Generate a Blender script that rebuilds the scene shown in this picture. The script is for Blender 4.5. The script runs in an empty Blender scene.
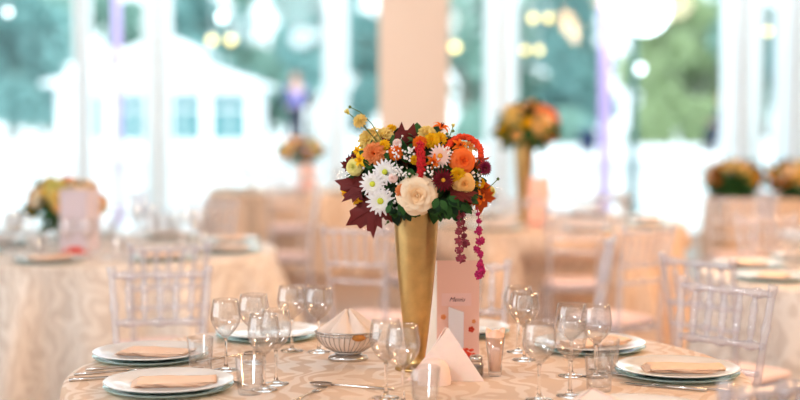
import bpy, math, random
from mathutils import Vector, Matrix, Quaternion
R = math.radians
PI = math.pi
scene = bpy.context.scene
COL = scene.collection
rnd = random.Random(7)

# ------------------------------------------------------------------ camera
F = 1350.0
CAMH = 1.43
TH = math.atan(80 / F)
FWD = Vector((0, math.cos(TH), -math.sin(TH)))
UP = Vector((0, math.sin(TH), math.cos(TH)))
RT = Vector((1, 0, 0))
CP = Vector((0, 0, CAMH))
cam_d = bpy.data.cameras.new('camera')
cam = bpy.data.objects.new('camera', cam_d)
COL.objects.link(cam)
cam.location = CP
cam.rotation_euler = (PI / 2 - TH, 0, 0)
cam_d.sensor_width = 36
cam_d.lens = 36 * F / 800
cam_d.clip_start = .05
cam_d.clip_end = 300
cam_d.dof.use_dof = True
cam_d.dof.focus_distance = 3.60
cam_d.dof.aperture_fstop = 1.15
scene.camera = cam


def ray(px, py):
    return RT * ((px - 400) / F) + UP * ((200 - py) / F) + FWD


def P(px, py, h):            # point of the plane z=h seen at a pixel
    d = ray(px, py)
    return CP + d * ((h - CAMH) / d.z)


def PY(px, py, Y):           # point at distance Y seen at a pixel
    d = ray(px, py)
    return CP + d * (Y / d.y)


# ------------------------------------------------------------------ materials
MC = {}


def newmat(name):
    m = bpy.data.materials.new(name)
    m.use_nodes = True
    nt = m.node_tree
    nt.nodes.clear()
    out = nt.nodes.new('ShaderNodeOutputMaterial')
    MC[name] = m
    return m, nt, out


def N(nt, t, **kw):
    n = nt.nodes.new(t)
    for k, v in kw.items():
        if k.startswith('_'):
            setattr(n, k[1:], v)
        else:
            n.inputs[k].default_value = v
    return n


def rgba(c):
    return (c[0], c[1], c[2], 1)


def srgb(r, g, b):
    f = lambda v: (v / 255 / 12.92) if v / 255 <= .04045 else ((v / 255 + .055) / 1.055) ** 2.4
    return (f(r), f(g), f(b))


def plain(name, c, rough=.5, metal=0, noise=0, nscale=20, sss=0, spec=.5, emit=0, bump=0, sheen=0):
    m, nt, out = newmat(name)
    p = N(nt, 'ShaderNodeBsdfPrincipled', Roughness=rough, Metallic=metal)
    p.inputs['Base Color'].default_value = rgba(c)
    p.inputs['Specular IOR Level'].default_value = spec
    if sheen:
        p.inputs['Sheen Weight'].default_value = sheen
    if sss:
        p.inputs['Subsurface Weight'].default_value = sss
        p.inputs['Subsurface Scale'].default_value = .02
    if emit:
        p.inputs['Emission Color'].default_value = rgba(c)
        p.inputs['Emission Strength'].default_value = emit
    if noise or bump:
        tc = N(nt, 'ShaderNodeTexCoord')
        nz = N(nt, 'ShaderNodeTexNoise', Scale=nscale, Detail=4.0)
        nt.links.new(tc.outputs['Object'], nz.inputs['Vector'])
        if noise:
            r = N(nt, 'ShaderNodeValToRGB')
            r.color_ramp.elements[0].position = .3
            r.color_ramp.elements[1].position = .7
            r.color_ramp.elements[0].color = rgba([x * (1 - noise) for x in c])
            r.color_ramp.elements[1].color = rgba([min(1, x * (1 + noise)) for x in c])
            nt.links.new(nz.outputs['Fac'], r.inputs['Fac'])
            nt.links.new(r.outputs['Color'], p.inputs['Base Color'])
        if bump:
            b = N(nt, 'ShaderNodeBump', Strength=bump, Distance=.01)
            nt.links.new(nz.outputs['Fac'], b.inputs['Height'])
            nt.links.new(b.outputs['Normal'], p.inputs['Normal'])
    nt.links.new(p.outputs[0], out.inputs[0])
    return m


def petal(name, ci, co, mid=.5, noise=.12):
    """flower petals: colour ci at the heart, co at the tips (unit radius flower), a little light passes through"""
    m, nt, out = newmat(name)
    tc = N(nt, 'ShaderNodeTexCoord')
    ln = N(nt, 'ShaderNodeVectorMath', _operation='LENGTH')
    nt.links.new(tc.outputs['Object'], ln.inputs[0])
    nz = N(nt, 'ShaderNodeTexNoise', Scale=5.0, Detail=3.0)
    nt.links.new(tc.outputs['Object'], nz.inputs['Vector'])
    ad = N(nt, 'ShaderNodeMath', _operation='MULTIPLY_ADD')
    ad.inputs[1].default_value = noise * 3
    nt.links.new(nz.outputs['Fac'], ad.inputs[0])
    nt.links.new(ln.outputs['Value'], ad.inputs[2])
    r = N(nt, 'ShaderNodeValToRGB')
    r.color_ramp.elements[0].position = mid * .5 + noise
    r.color_ramp.elements[1].position = min(1, mid * 1.5 + noise)
    r.color_ramp.elements[0].color = rgba(ci)
    r.color_ramp.elements[1].color = rgba(co)
    nt.links.new(ad.outputs[0], r.inputs['Fac'])
    p = N(nt, 'ShaderNodeBsdfPrincipled', Roughness=.55)
    p.inputs['Specular IOR Level'].default_value = .25
    nt.links.new(r.outputs['Color'], p.inputs['Base Color'])
    t = N(nt, 'ShaderNodeBsdfTranslucent')
    nt.links.new(r.outputs['Color'], t.inputs['Color'])
    mx = N(nt, 'ShaderNodeMixShader', Fac=.25)
    nt.links.new(p.outputs[0], mx.inputs[1])
    nt.links.new(t.outputs[0], mx.inputs[2])
    nt.links.new(mx.outputs[0], out.inputs[0])
    return m


def glass(name, tint=(1, 1, 1), ior=1.45, rough=0.0, clear=.35, milk=0, milkc=(.8, .82, .9)):
    """clear glass or acrylic: refraction, part straight transparency, a little body colour"""
    m, nt, out = newmat(name)
    g = N(nt, 'ShaderNodeBsdfGlass', IOR=ior, Roughness=rough)
    g.inputs['Color'].default_value = rgba(tint)
    t = N(nt, 'ShaderNodeBsdfTransparent')
    t.inputs['Color'].default_value = rgba(tint)
    mx = N(nt, 'ShaderNodeMixShader', Fac=clear)
    nt.links.new(g.outputs[0], mx.inputs[1])
    nt.links.new(t.outputs[0], mx.inputs[2])
    last = mx
    if milk:
        d = N(nt, 'ShaderNodeBsdfPrincipled', Roughness=.12)
        d.inputs['Base Color'].default_value = rgba(milkc)
        m2 = N(nt, 'ShaderNodeMixShader', Fac=milk)
        nt.links.new(mx.outputs[0], m2.inputs[1])
        nt.links.new(d.outputs[0], m2.inputs[2])
        last = m2
    nt.links.new(last.outputs[0], out.inputs[0])
    return m


def thin(name, centre, edge, ior, rough, milk, milkc, top=.8):
    """thin clear walls: see through head on, tinted and mirroring at grazing angles"""
    m, nt, out = newmat(name)
    lw = N(nt, 'ShaderNodeLayerWeight', Blend=.35)
    r = N(nt, 'ShaderNodeValToRGB')
    r.color_ramp.elements[0].position = .15
    r.color_ramp.elements[1].position = .95
    r.color_ramp.elements[0].color = rgba(centre)
    r.color_ramp.elements[1].color = rgba(edge)
    nt.links.new(lw.outputs['Facing'], r.inputs['Fac'])
    t = N(nt, 'ShaderNodeBsdfTransparent')
    nt.links.new(r.outputs['Color'], t.inputs['Color'])
    f5 = N(nt, 'ShaderNodeMath', _operation='POWER')
    f5.inputs[1].default_value = 3.2
    lf = N(nt, 'ShaderNodeLayerWeight', Blend=.5)
    nt.links.new(lf.outputs['Facing'], f5.inputs[0])
    fr = N(nt, 'ShaderNodeMapRange')
    fr.inputs['To Min'].default_value = ((ior - 1) / (ior + 1)) ** 2
    fr.inputs['To Max'].default_value = top
    nt.links.new(f5.outputs[0], fr.inputs['Value'])
    g = N(nt, 'ShaderNodeBsdfGlossy', Roughness=rough)
    mx = N(nt, 'ShaderNodeMixShader')
    nt.links.new(fr.outputs[0], mx.inputs[0])
    nt.links.new(t.outputs[0], mx.inputs[1])
    nt.links.new(g.outputs[0], mx.inputs[2])
    last = mx
    if milk:
        d = N(nt, 'ShaderNodeBsdfPrincipled', Roughness=.15)
        d.inputs['Base Color'].default_value = rgba(milkc)
        m2 = N(nt, 'ShaderNodeMixShader', Fac=milk)
        nt.links.new(mx.outputs[0], m2.inputs[1])
        nt.links.new(d.outputs[0], m2.inputs[2])
        last = m2
    nt.links.new(last.outputs[0], out.inputs[0])
    return m


def pane_mat(name, tint, fac=.08):
    m, nt, out = newmat(name)
    t = N(nt, 'ShaderNodeBsdfTransparent')
    t.inputs['Color'].default_value = rgba(tint)
    g = N(nt, 'ShaderNodeBsdfGlossy', Roughness=.02)
    mx = N(nt, 'ShaderNodeMixShader', Fac=fac)
    nt.links.new(t.outputs[0], mx.inputs[1])
    nt.links.new(g.outputs[0], mx.inputs[2])
    nt.links.new(mx.outputs[0], out.inputs[0])
    return m


def damask(name, c1, c2, scale=9.0):
    """satin cloth woven with scrolling leaves: shiny figure on a duller ground"""
    m, nt, out = newmat(name)
    tc = N(nt, 'ShaderNodeTexCoord')
    nz = N(nt, 'ShaderNodeTexNoise', Scale=scale * .4, Detail=2.0)
    nt.links.new(tc.outputs['Object'], nz.inputs['Vector'])
    mxv = N(nt, 'ShaderNodeMix', _data_type='RGBA')
    mxv.inputs[0].default_value = .22
    nt.links.new(tc.outputs['Object'], mxv.inputs[6])
    nt.links.new(nz.outputs['Color'], mxv.inputs[7])
    w = N(nt, 'ShaderNodeTexWave', Scale=scale * .7, Distortion=15.0, Detail=1.0)
    w.inputs['Detail Scale'].default_value = 1.3
    nt.links.new(mxv.outputs[2], w.inputs['Vector'])
    r = N(nt, 'ShaderNodeValToRGB')
    r.color_ramp.elements[0].position = .42
    r.color_ramp.elements[1].position = .60
    nt.links.new(w.outputs['Fac'], r.inputs['Fac'])
    cm = N(nt, 'ShaderNodeMix', _data_type='RGBA')
    cm.inputs[6].default_value = rgba(c1)
    cm.inputs[7].default_value = rgba(c2)
    nt.links.new(r.outputs['Color'], cm.inputs[0])
    rm = N(nt, 'ShaderNodeMapRange')
    rm.inputs['To Min'].default_value = .33
    rm.inputs['To Max'].default_value = .62
    nt.links.new(r.outputs['Color'], rm.inputs['Value'])
    p = N(nt, 'ShaderNodeBsdfPrincipled')
    p.inputs['Specular IOR Level'].default_value = .5
    p.inputs['Sheen Weight'].default_value = .15
    nt.links.new(cm.outputs[2], p.inputs['Base Color'])
    nt.links.new(rm.outputs[0], p.inputs['Roughness'])
    fn = N(nt, 'ShaderNodeTexNoise', Scale=260.0, Detail=2.0)
    nt.links.new(tc.outputs['Object'], fn.inputs['Vector'])
    b = N(nt, 'ShaderNodeBump', Strength=.15, Distance=.002)
    nt.links.new(fn.outputs['Fac'], b.inputs['Height'])
    nt.links.new(b.outputs['Normal'], p.inputs['Normal'])
    nt.links.new(p.outputs[0], out.inputs[0])
    return m


M_cloth = damask('damask_peach', srgb(230, 204, 180), srgb(214, 184, 156), 9.0)
M_glass = glass('clear_glass', (1, 1, 1), 1.45, 0, .3)
M_acryl = thin('crystal_acrylic', (.98, .98, 1.0), (.56, .57, .70), 2.3, .05, .24, (.88, .89, .97), .9)
M_thin = thin('thin_clear_glass', (.99, .99, .99), (.93, .92, .92), 2.2, .0, 0, (1, 1, 1), .6)
M_stemglass = glass('stem_glass', (1, 1, 1), 1.42, 0, 0)
M_charger = thin('aqua_glass', (.80, .95, .92), (.50, .76, .72), 1.5, .03, .4, (.68, .86, .83))
M_china = plain('white_china', (.83, .83, .82), .12)
M_napkin = plain('peach_linen', srgb(247, 214, 188), .8, noise=.03, nscale=60)
M_napkinw = plain('blush_linen', srgb(253, 226, 214), .85, noise=.02, nscale=60, sss=.15)
M_gold = plain('brushed_gold', srgb(206, 172, 112), .32, 1.0, noise=.16, nscale=22, bump=.06)
M_silver = plain('silver_plate', (.55, .53, .51), .25, 1.0)
M_steel = plain('polished_steel', (.62, .60, .58), .2, 1.0)
M_cushion = plain('cushion_fabric', srgb(230, 208, 206), .9, noise=.03)
M_floor = plain('floor_tile', srgb(150, 118, 98), .3, noise=.06, nscale=3)
M_wall = plain('peach_plaster', srgb(230, 212, 198), .9, noise=.01)
M_ceil = plain('ceiling_paint', srgb(240, 232, 222), .9)
M_white = plain('white_paint', (.85, .87, .9), .5)
M_frame = plain('white_frame', (.86, .89, .93), .4)
M_lilac = plain('lilac_tone', srgb(200, 165, 226), .5)  # even lilac colour of both slim posts
M_pane = pane_mat('window_glass', (.93, .98, .985), .012)
M_housepane = plain('dark_window_glass', srgb(78, 138, 142), .15)
M_terrace = plain('pale_paving', (.82, .84, .86), .8, noise=.03, nscale=1)
M_ground = plain('pale_gravel', (.7, .74, .74), .9, noise=.05, nscale=1)
M_card = plain('pink_card', srgb(240, 196, 184), .7)
M_cardw = plain('ivory_card', srgb(244, 234, 222), .7)
M_cardlight = plain('blush_label', srgb(240, 202, 200), .7)
M_cardblue = plain('pearl_card', srgb(234, 236, 248), .4)
M_ink = plain('dark_ink', srgb(95, 60, 70), .7)
M_red = plain('red_base', srgb(215, 70, 50), .5)
M_redflower = plain('red_print', srgb(214, 66, 40), .6)
M_orprint = plain('orange_print', srgb(245, 160, 100), .6)
M_pepper = plain('ground_pepper', srgb(92, 78, 60), .9, noise=.5, nscale=300)
M_bread = plain('bread_crust', srgb(176, 112, 46), .7, noise=.35, nscale=60)
M_stem = plain('green_stem', srgb(96, 120, 62), .6)
M_leafg = petal('green_leaf', srgb(48, 96, 44), srgb(84, 132, 62), .5)
M_leafd = petal('dark_green_leaf', srgb(24, 58, 34), srgb(44, 88, 44), .5)
M_maple = petal('maroon_leaf', srgb(104, 34, 34), srgb(128, 40, 34), .5, .2)
M_mapleo = petal('russet_leaf', srgb(196, 84, 24), srgb(168, 62, 22), .5, .3)
M_bark = plain('bark', srgb(140, 140, 130), .9)
M_tree = [petal('hazy_sage_leaf', srgb(128, 166, 160), srgb(152, 188, 176), .5),  # leaf colours paled towards teal to carry the outdoor glare haze
          petal('hazy_teal_leaf', srgb(112, 158, 160), srgb(140, 184, 182), .5),
          petal('hazy_olive_leaf', srgb(150, 172, 124), srgb(172, 190, 146), .5)]
# flower colours
M_cream = petal('cream_petal', srgb(250, 204, 132), srgb(252, 234, 206), .5)
M_whitep = petal('white_petal', srgb(244, 246, 238), srgb(250, 250, 252), .5)
M_pinkp = petal('blush_petal', srgb(250, 214, 200), srgb(250, 226, 220), .5)
M_yelp = petal('yellow_petal', srgb(250, 184, 0), srgb(253, 204, 20), .5)
M_palep = petal('pale_yellow_petal', srgb(250, 214, 96), srgb(250, 224, 140), .5)
M_lemon = petal('lemon_petal', srgb(220, 222, 100), srgb(240, 232, 150), .5)
M_orp = petal('orange_petal', srgb(244, 100, 6), srgb(250, 128, 30), .5)
M_peachp = petal('peach_petal', srgb(246, 116, 40), srgb(250, 164, 100), .5)
M_coral = petal('coral_orange_petal', srgb(240, 84, 16), srgb(250, 126, 52), .5)
M_burg = petal('burgundy_petal', srgb(84, 8, 24), srgb(120, 14, 36), .5)
M_purp = petal('purple_petal', srgb(110, 14, 56), srgb(140, 24, 78), .5)
M_apricot = petal('apricot_petal', srgb(250, 184, 88), srgb(252, 206, 130), .5)
M_rust = petal('rust_petal', srgb(150, 76, 30), srgb(176, 100, 44), .5)
M_redp = plain('crimson_plume', srgb(184, 12, 24), .85, noise=.25, nscale=150)
M_redor = plain('scarlet_plume', srgb(226, 66, 22), .85, noise=.2, nscale=150)
M_magen = plain('magenta_plume', srgb(178, 22, 92), .85, noise=.3, nscale=200)
M_dusty = plain('dusty_plume', srgb(146, 56, 74), .85, noise=.3, nscale=200)
M_cengreen = plain('green_flower_heart', srgb(196, 206, 60), .8, noise=.2, nscale=60)
M_cenyel = plain('yellow_flower_heart', srgb(226, 160, 40), .8, noise=.2, nscale=60)
M_gyp = plain('tiny_white_bloom', (.9, .9, .88), .8)
M_skin = plain('skin', srgb(226, 178, 152), .6)
M_hair = plain('auburn_hair', srgb(170, 104, 84), .7)
M_hairr = plain('red_hair', srgb(196, 96, 80), .7)
M_top = plain('lilac_shirt', srgb(120, 118, 190), .8)
M_jacket = plain('navy_jacket', srgb(30, 46, 84), .8)
M_trouser = plain('dark_trousers', srgb(24, 34, 54), .8)
M_shoe = plain('dark_shoe', srgb(40, 40, 48), .6)


def glowmat(name, c, s):
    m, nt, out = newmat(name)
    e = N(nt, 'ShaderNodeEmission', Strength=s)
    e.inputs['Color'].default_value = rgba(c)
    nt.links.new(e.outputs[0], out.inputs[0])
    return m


M_gloww = glowmat('warm_reflection', (1, .70, .28), 4.5)  # warm glow of the globes that stand in for glass reflections
M_glowc = glowmat('cool_glow', (.9, .97, 1), 5)  # cool glow, shared by the stand-in globes and the lamp post globe


# ------------------------------------------------------------------ mesh builder
class MB:
    def __init__(s):
        s.v = []
        s.f = []
        s.sm = []

    def add(s, vs, fs, mat=None, smooth=True):
        b = len(s.v)
        for v in vs:
            v = Vector(v)
            s.v.append(mat @ v if mat else v)
        for f in fs:
            s.f.append([i + b for i in f])
            s.sm.append(smooth)
        return s

    def box(s, c, d, mat=None):
        x, y, z = c
        a, b, e = d[0] / 2, d[1] / 2, d[2] / 2
        vs = [(x + i * a, y + j * b, z + k * e) for k in (-1, 1) for j in (-1, 1) for i in (-1, 1)]
        fs = [(0, 2, 3, 1), (4, 5, 7, 6), (0, 1, 5, 4), (2, 6, 7, 3), (0, 4, 6, 2), (1, 3, 7, 5)]
        return s.add(vs, fs, mat, False)

    def lathe(s, prof, n=32, mat=None, closed=False, sx=1, sy=1):
        """prof: (r,z) list; r=0 ends collapse to a point"""
        vs, fs, rows = [], [], []
        for r, z in prof:
            if r < 1e-6:
                rows.append([len(vs)])
                vs.append((0, 0, z))
            else:
                row = []
                for i in range(n):
                    a = 2 * PI * i / n
                    row.append(len(vs))
                    vs.append((r * math.cos(a) * sx, r * math.sin(a) * sy, z))
                rows.append(row)
        pairs = list(zip(rows, rows[1:]))
        if closed:
            pairs.append((rows[-1], rows[0]))
        for A, B in pairs:
            if len(A) == 1 and len(B) == 1:
                continue
            for i in range(n):
                j = (i + 1) % n
                if len(A) == 1:
                    fs.append((A[0], B[j], B[i]))
                elif len(B) == 1:
                    fs.append((A[i], A[j], B[0]))
                else:
                    fs.append((A[i], A[j], B[j], B[i]))
        return s.add(vs, fs, mat)

    def tube(s, pts, rad, n=8, cap=True, closed=False):
        pts = [Vector(p) for p in pts]
        k = len(pts)
        if not isinstance(rad, (list, tuple)):
            rad = [rad] * k
        vs, fs = [], []
        up = None
        for i, p in enumerate(pts):
            if closed:
                t = pts[(i + 1) % k] - pts[i - 1]
            else:
                t = pts[min(i + 1, k - 1)] - pts[max(i - 1, 0)]
            if t.length < 1e-9:
                t = Vector((0, 0, 1))
            t.normalize()
            if up is None:
                up = Vector((1, 0, 0)) if abs(t.x) < .8 else Vector((0, 1, 0))
            u = (up - t * up.dot(t)).normalized()
            up = u
            w = t.cross(u)
            for j in range(n):
                a = 2 * PI * j / n
                vs.append(p + (u * math.cos(a) + w * math.sin(a)) * rad[i])
        for i in range(k if closed else k - 1):
            i2 = (i + 1) % k
            for j in range(n):
                j2 = (j + 1) % n
                fs.append((i * n + j, i * n + j2, i2 * n + j2, i2 * n + j))
        if cap and not closed:
            fs.append(tuple(range(n))[::-1])
            fs.append(tuple((k - 1) * n + j for j in range(n)))
        return s.add(vs, fs)

    def ball(s, c, r, n=8, m=6, sc=(1, 1, 1)):
        prof = [(math.sin(PI * i / m) * r, -math.cos(PI * i / m) * r) for i in range(m + 1)]
        prof[0] = (0, -r)
        prof[-1] = (0, r)
        return s.lathe(prof, n, Matrix.Translation(c) @ Matrix.Diagonal((*sc, 1)))

    def build(s, name, mat, parent=None, loc=None, label=None, auto=None):
        me = bpy.data.meshes.new(name)
        me.from_pydata([tuple(v) for v in s.v], [], s.f)
        me.polygons.foreach_set('use_smooth', s.sm)
        me.update()
        if mat:
            me.materials.append(mat)
        o = bpy.data.objects.new(name, me)
        COL.objects.link(o)
        if parent:
            o.parent = parent
        if loc is not None:
            o.location = loc
        if label:
            o['label'] = label
        return o


def tag(o, label, cat, group=None, kind=None):
    o['label'] = label
    o['category'] = cat
    if group:
        o['group'] = group
    if kind:
        o['kind'] = kind
    return o


def thing(name, label, cat, loc=(0, 0, 0), rz=0, group=None):
    o = bpy.data.objects.new(name, None)
    o.empty_display_size = .05
    COL.objects.link(o)
    o.location = loc
    o.rotation_euler = (0, 0, rz)
    return tag(o, label, cat, group)


def struct(o):
    o['kind'] = 'structure'
    return o


def kids(o):
    return [c for c in COL.objects if c.parent == o]


def copy_tree(o, parent=None):
    c = o.copy()
    COL.objects.link(c)
    c.parent = parent
    for ch in KIDS.get(o.name, None) or kids(o):
        copy_tree(ch, c)
    return c


KIDS = {}


class Proto:
    """the first placement uses the original, later ones copy it with all its parts"""

    def __init__(s, make):
        s.make, s.root = make, None

    def put(s, loc, rz=0, label='', cat='', group=None, scale=None, tilt=None):
        if s.root is None:
            s.root = s.make()
            s.used = True
            o = s.root
            s.tree = None
        else:
            o = copy_tree(s.root)
        o.location = loc
        o.rotation_euler = (tilt[0] if tilt else 0, tilt[1] if tilt else 0, rz)
        if 'group' in o:
            del o['group']
        return tag(o, label, cat, group)


# ------------------------------------------------------------------ world and light
w = bpy.data.worlds.new('world')
scene.world = w
w.use_nodes = True
bg = w.node_tree.nodes['Background']
bg.inputs['Color'].default_value = (.90, .96, 1, 1)
bg.inputs['Strength'].default_value = 2.0


def area(name, loc, size, energy, color, aim):
    d = bpy.data.lights.new(name, 'AREA')
    d.shape = 'DISK'
    d.size = size
    d.energy = energy
    d.color = color
    o = bpy.data.objects.new(name, d)
    COL.objects.link(o)
    o.location = loc
    o.rotation_euler = (Vector(aim) - Vector(loc)).to_track_quat('-Z', 'Y').to_euler()
    return o


area('ceiling_or_fill_light', (3.6, 3.2, 3.3), .6, 60, (1, .62, .33), (0.6, 4.0, .7))
area('ceiling_or_fill_light', (3.2, 6.4, 3.3), .6, 62, (1, .58, .30), (-1.0, 7.4, .5))
area('ceiling_or_fill_light', (3.6, 8.4, 3.4), .6, 36, (1, .60, .33), (1.8, 9.2, .3))
area('ceiling_or_fill_light', (0.2, 10.3, 3.4), .7, 34, (1, .84, .72), (-1.0, 12.8, .6))
area('ceiling_or_fill_light', (4.6, 9.0, 3.4), .7, 42, (1, .74, .54), (3.8, 12, .8))
area('ceiling_or_fill_light', (-2.2, .6, 3.4), .8, 58, (.95, .97, 1), (-.2, 3.7, .9))  # added neutral fill from the left front, no fixture known
area('ceiling_or_fill_light', (-3.2, 3.6, 3.4), .8, 26, (.97, .97, 1), (-1.5, 7.2, .9))  # added neutral fill towards the left table
area('ceiling_or_fill_light', (.8, 5.2, 3.4), .8, 38, (1, .95, .93), (1.0, 9.0, 1.2))  # added fill over mid room to lift the far bouquets
area('ceiling_or_fill_light', (-1.5, 12.2, 3.4), 1.2, 46, (1, .95, .92), (0, 15.4, 1.8))  # added neutral fill towards the pillar
sd = bpy.data.lights.new('sun', 'SUN')
sd.energy = 1.3
sd.angle = R(12)
sd.color = (1, .98, .95)
so = bpy.data.objects.new('sun', sd)
COL.objects.link(so)
so.rotation_euler = Vector((-.45, .75, -1.0)).to_track_quat('-Z', 'Y').to_euler()

# ------------------------------------------------------------------ room shell
b = MB()
b.box((0, 6.5, -.05), (22, 19, .1))
struct(b.build('floor', M_floor))
b = MB()
b.box((0, 7.5, 3.65), (22, 17, .1))
struct(b.build('ceiling', M_ceil))
b = MB()
b.box((-8.6, 11.1, 1.8), (.2, 9.6, 3.6))
struct(b.build('wall_left', M_ceil))
b = MB()
b.box((8.6, 6.4, 1.8), (.2, 19, 3.6))
struct(b.build('wall_right', M_ceil))
b = MB()
b.box((0, -3.1, 1.8), (17.4, .2, 3.6))
struct(b.build('wall_behind', M_ceil))
b = MB()
c = PY(413.5, 120, 15.5)
b.box((c.x, 15.4, 1.8), (.775, .7, 3.6))
struct(b.build('wall_pillar', M_wall))
WY = 16.0
posts = [(84, .07), (160, .07), (337, .07), (501, .07), (740, .07), (793, .07)]
for k, (px, ww) in enumerate(((84, .20), (159, .33), (336, .33), (501, .42), (741, .45), (797, .5))):
    x = PY(px, 120, 18.2).x
    t = thing('terrace_column', ('slim white outdoor column at the far left of the glass wall', 'white outdoor column in front of the pavilion', 'bluish white outdoor column left of the peach pillar',
                                 'white outdoor column right of the peach pillar', 'broad white outdoor column above the long flower arrangement', 'white outdoor column at the right edge')[k], 'column', (x, 18.2, -.1))
    b = MB()
    b.box((0, 0, 2.2), (ww, ww, 4.0))
    b.build('shaft', M_white, t)
    b = MB()
    b.box((0, 0, .1), (ww + .12, ww + .12, .2))
    b.build('plinth', M_white, t)
xs = [-9.5] + [PY(px, 120, WY).x for px, _ in posts[:3]] + [c.x] + [PY(px, 120, WY).x for px, _ in posts[3:]] + [9.5]
wd = [.3] + [q for _, q in posts[:3]] + [.4] + [q for _, q in posts[3:]] + [.3]
for i in range(len(xs) - 1):
    x0, x1 = xs[i] + wd[i] / 2, xs[i + 1] - wd[i + 1] / 2
    win = bpy.data.objects.new('window_%d' % (i + 1), None)
    COL.objects.link(win)
    win.location = ((x0 + x1) / 2, WY, 0)
    struct(win)
    hw = (x1 - x0) / 2
    fr = MB()
    # left post, sill and head
    fr.box((-hw - wd[i] / 2, 0, 1.8), (wd[i] - .002, .2, 3.6))
    fr.box((0, 0, .05), (2 * hw, .14, .1))
    fr.box((0, 0, 3.53), (2 * hw, .14, .14))
    fr.build('window_frame', M_frame, win)
    pn = MB()
    pn.box((0, 0, 1.78), (2 * hw - .004, .012, 3.34))
    pn.build('window_pane', M_pane, win)
b = MB()
b.box((9.5, WY, 1.8), (.3, .2, 3.6))
struct(b.build('trim_1', M_frame))

# ------------------------------------------------------------------ outside
b = MB()
b.box((0, 66, -.15), (160, 100, .1))
struct(b.build('ground', M_ground))
b = MB()
b.box((0, 54, .33), (120, 60, .84))
b.box((0, 24.1, .72), (120, .5, .1))
struct(b.build('terrace', M_terrace))
TZ = .75

# garden pavilion
pv = thing('garden_pavilion', 'white garden pavilion with two tiered roof seen through the left windows', 'pavilion', (PY(154, 120, 34).x, 34, TZ))
K = 34 / F * 1.0
b = MB()
W2 = 2.42
zt = 1.62
wins = [(98, 13), (137, 27), (184, 32), (229, 32)]
edges = [-W2]
for px, ww in wins:
    cx = (px - 154) * K
    edges += [cx - ww * K / 2, cx + ww * K / 2]
edges += [W2]
for i in range(0, len(edges), 2):
    b.box(((edges[i] + edges[i + 1]) / 2, 0, zt / 2), (edges[i + 1] - edges[i], .2, zt))
for i in range(1, len(edges) - 1, 2):
    b.box(((edges[i] + edges[i + 1]) / 2, 0, .09), (edges[i + 1] - edges[i], .19, .18))
    b.box(((edges[i] + edges[i + 1]) / 2, 0, 1.46), (edges[i + 1] - edges[i], .19, .32))
b.box((-W2 + .1, 2, zt / 2), (.2, 3.8, zt))
b.box((W2 - .1, 2, zt / 2), (.2, 3.8, zt))
b.box((0, 3.9, zt / 2), (2 * W2, .2, zt))
b.build('wall', M_white, pv)
for i in range(1, len(edges) - 1, 2):
    cx = (edges[i] + edges[i + 1]) / 2
    ww = edges[i + 1] - edges[i]
    fr = MB()
    fr.box((0, 0, 0), (.05, .06, 1.12))
    if ww > .5:
        fr.box((0, 0, .2), (ww, .06, .05))
    f = fr.build('window', M_white, pv, (cx, -.02, .74))
    p_ = MB()
    p_.box((0, .05, 0), (ww - .01, .02, 1.1))
    p_.build('pane', M_housepane, f)


def hip(b, z0, hx0, hy0, z1, hx1, hy1, cy, th=.08):
    vs = []
    for z, hx, hy in ((z0 - th, hx0, hy0), (z0, hx0, hy0), (z1, hx1, hy1)):
        vs += [(-hx, cy - hy, z), (hx, cy - hy, z), (hx, cy + hy, z), (-hx, cy + hy, z)]
    fs = [(0, 3, 2, 1)]
    for r in (0, 4):
        for i in range(4):
            j = (i + 1) % 4
            fs.append((r + i, r + j, r + 4 + j, r + 4 + i))
    fs.append((8, 9, 10, 11))
    b.add(vs, fs, None, False)


b = MB()
hip(b, 1.62, 2.75, 2.35, 2.16, 1.1, .9, 2)
b.build('roof', M_white, pv)
b = MB()
b.box((0, 2, 2.25), (2.0, 1.6, .3))
hip(b, 2.42, 1.2, 1.0, 2.85, .25, .05, 2)
b.build('upper_roof', M_white, pv)

# low white garden fence, left
fx0, fx1 = PY(-40, 120, 21).x, PY(96, 120, 21).x
fn = thing('garden_fence', 'low white slatted garden fence outside the leftmost windows', 'fence', ((fx0 + fx1) / 2, 21, -.1))
L_ = fx1 - fx0
for i in range(5):
    b = MB()
    b.box((-L_ / 2 + L_ * i / 4, 0, .55), (.08, .08, 1.1))
    b.build('post', M_white, fn)
b = MB()
for i in range(7):
    b.box((0, -.05, .16 + i * .14), (L_, .02, .08))
b.build('slat_panel', M_white, fn)


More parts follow.
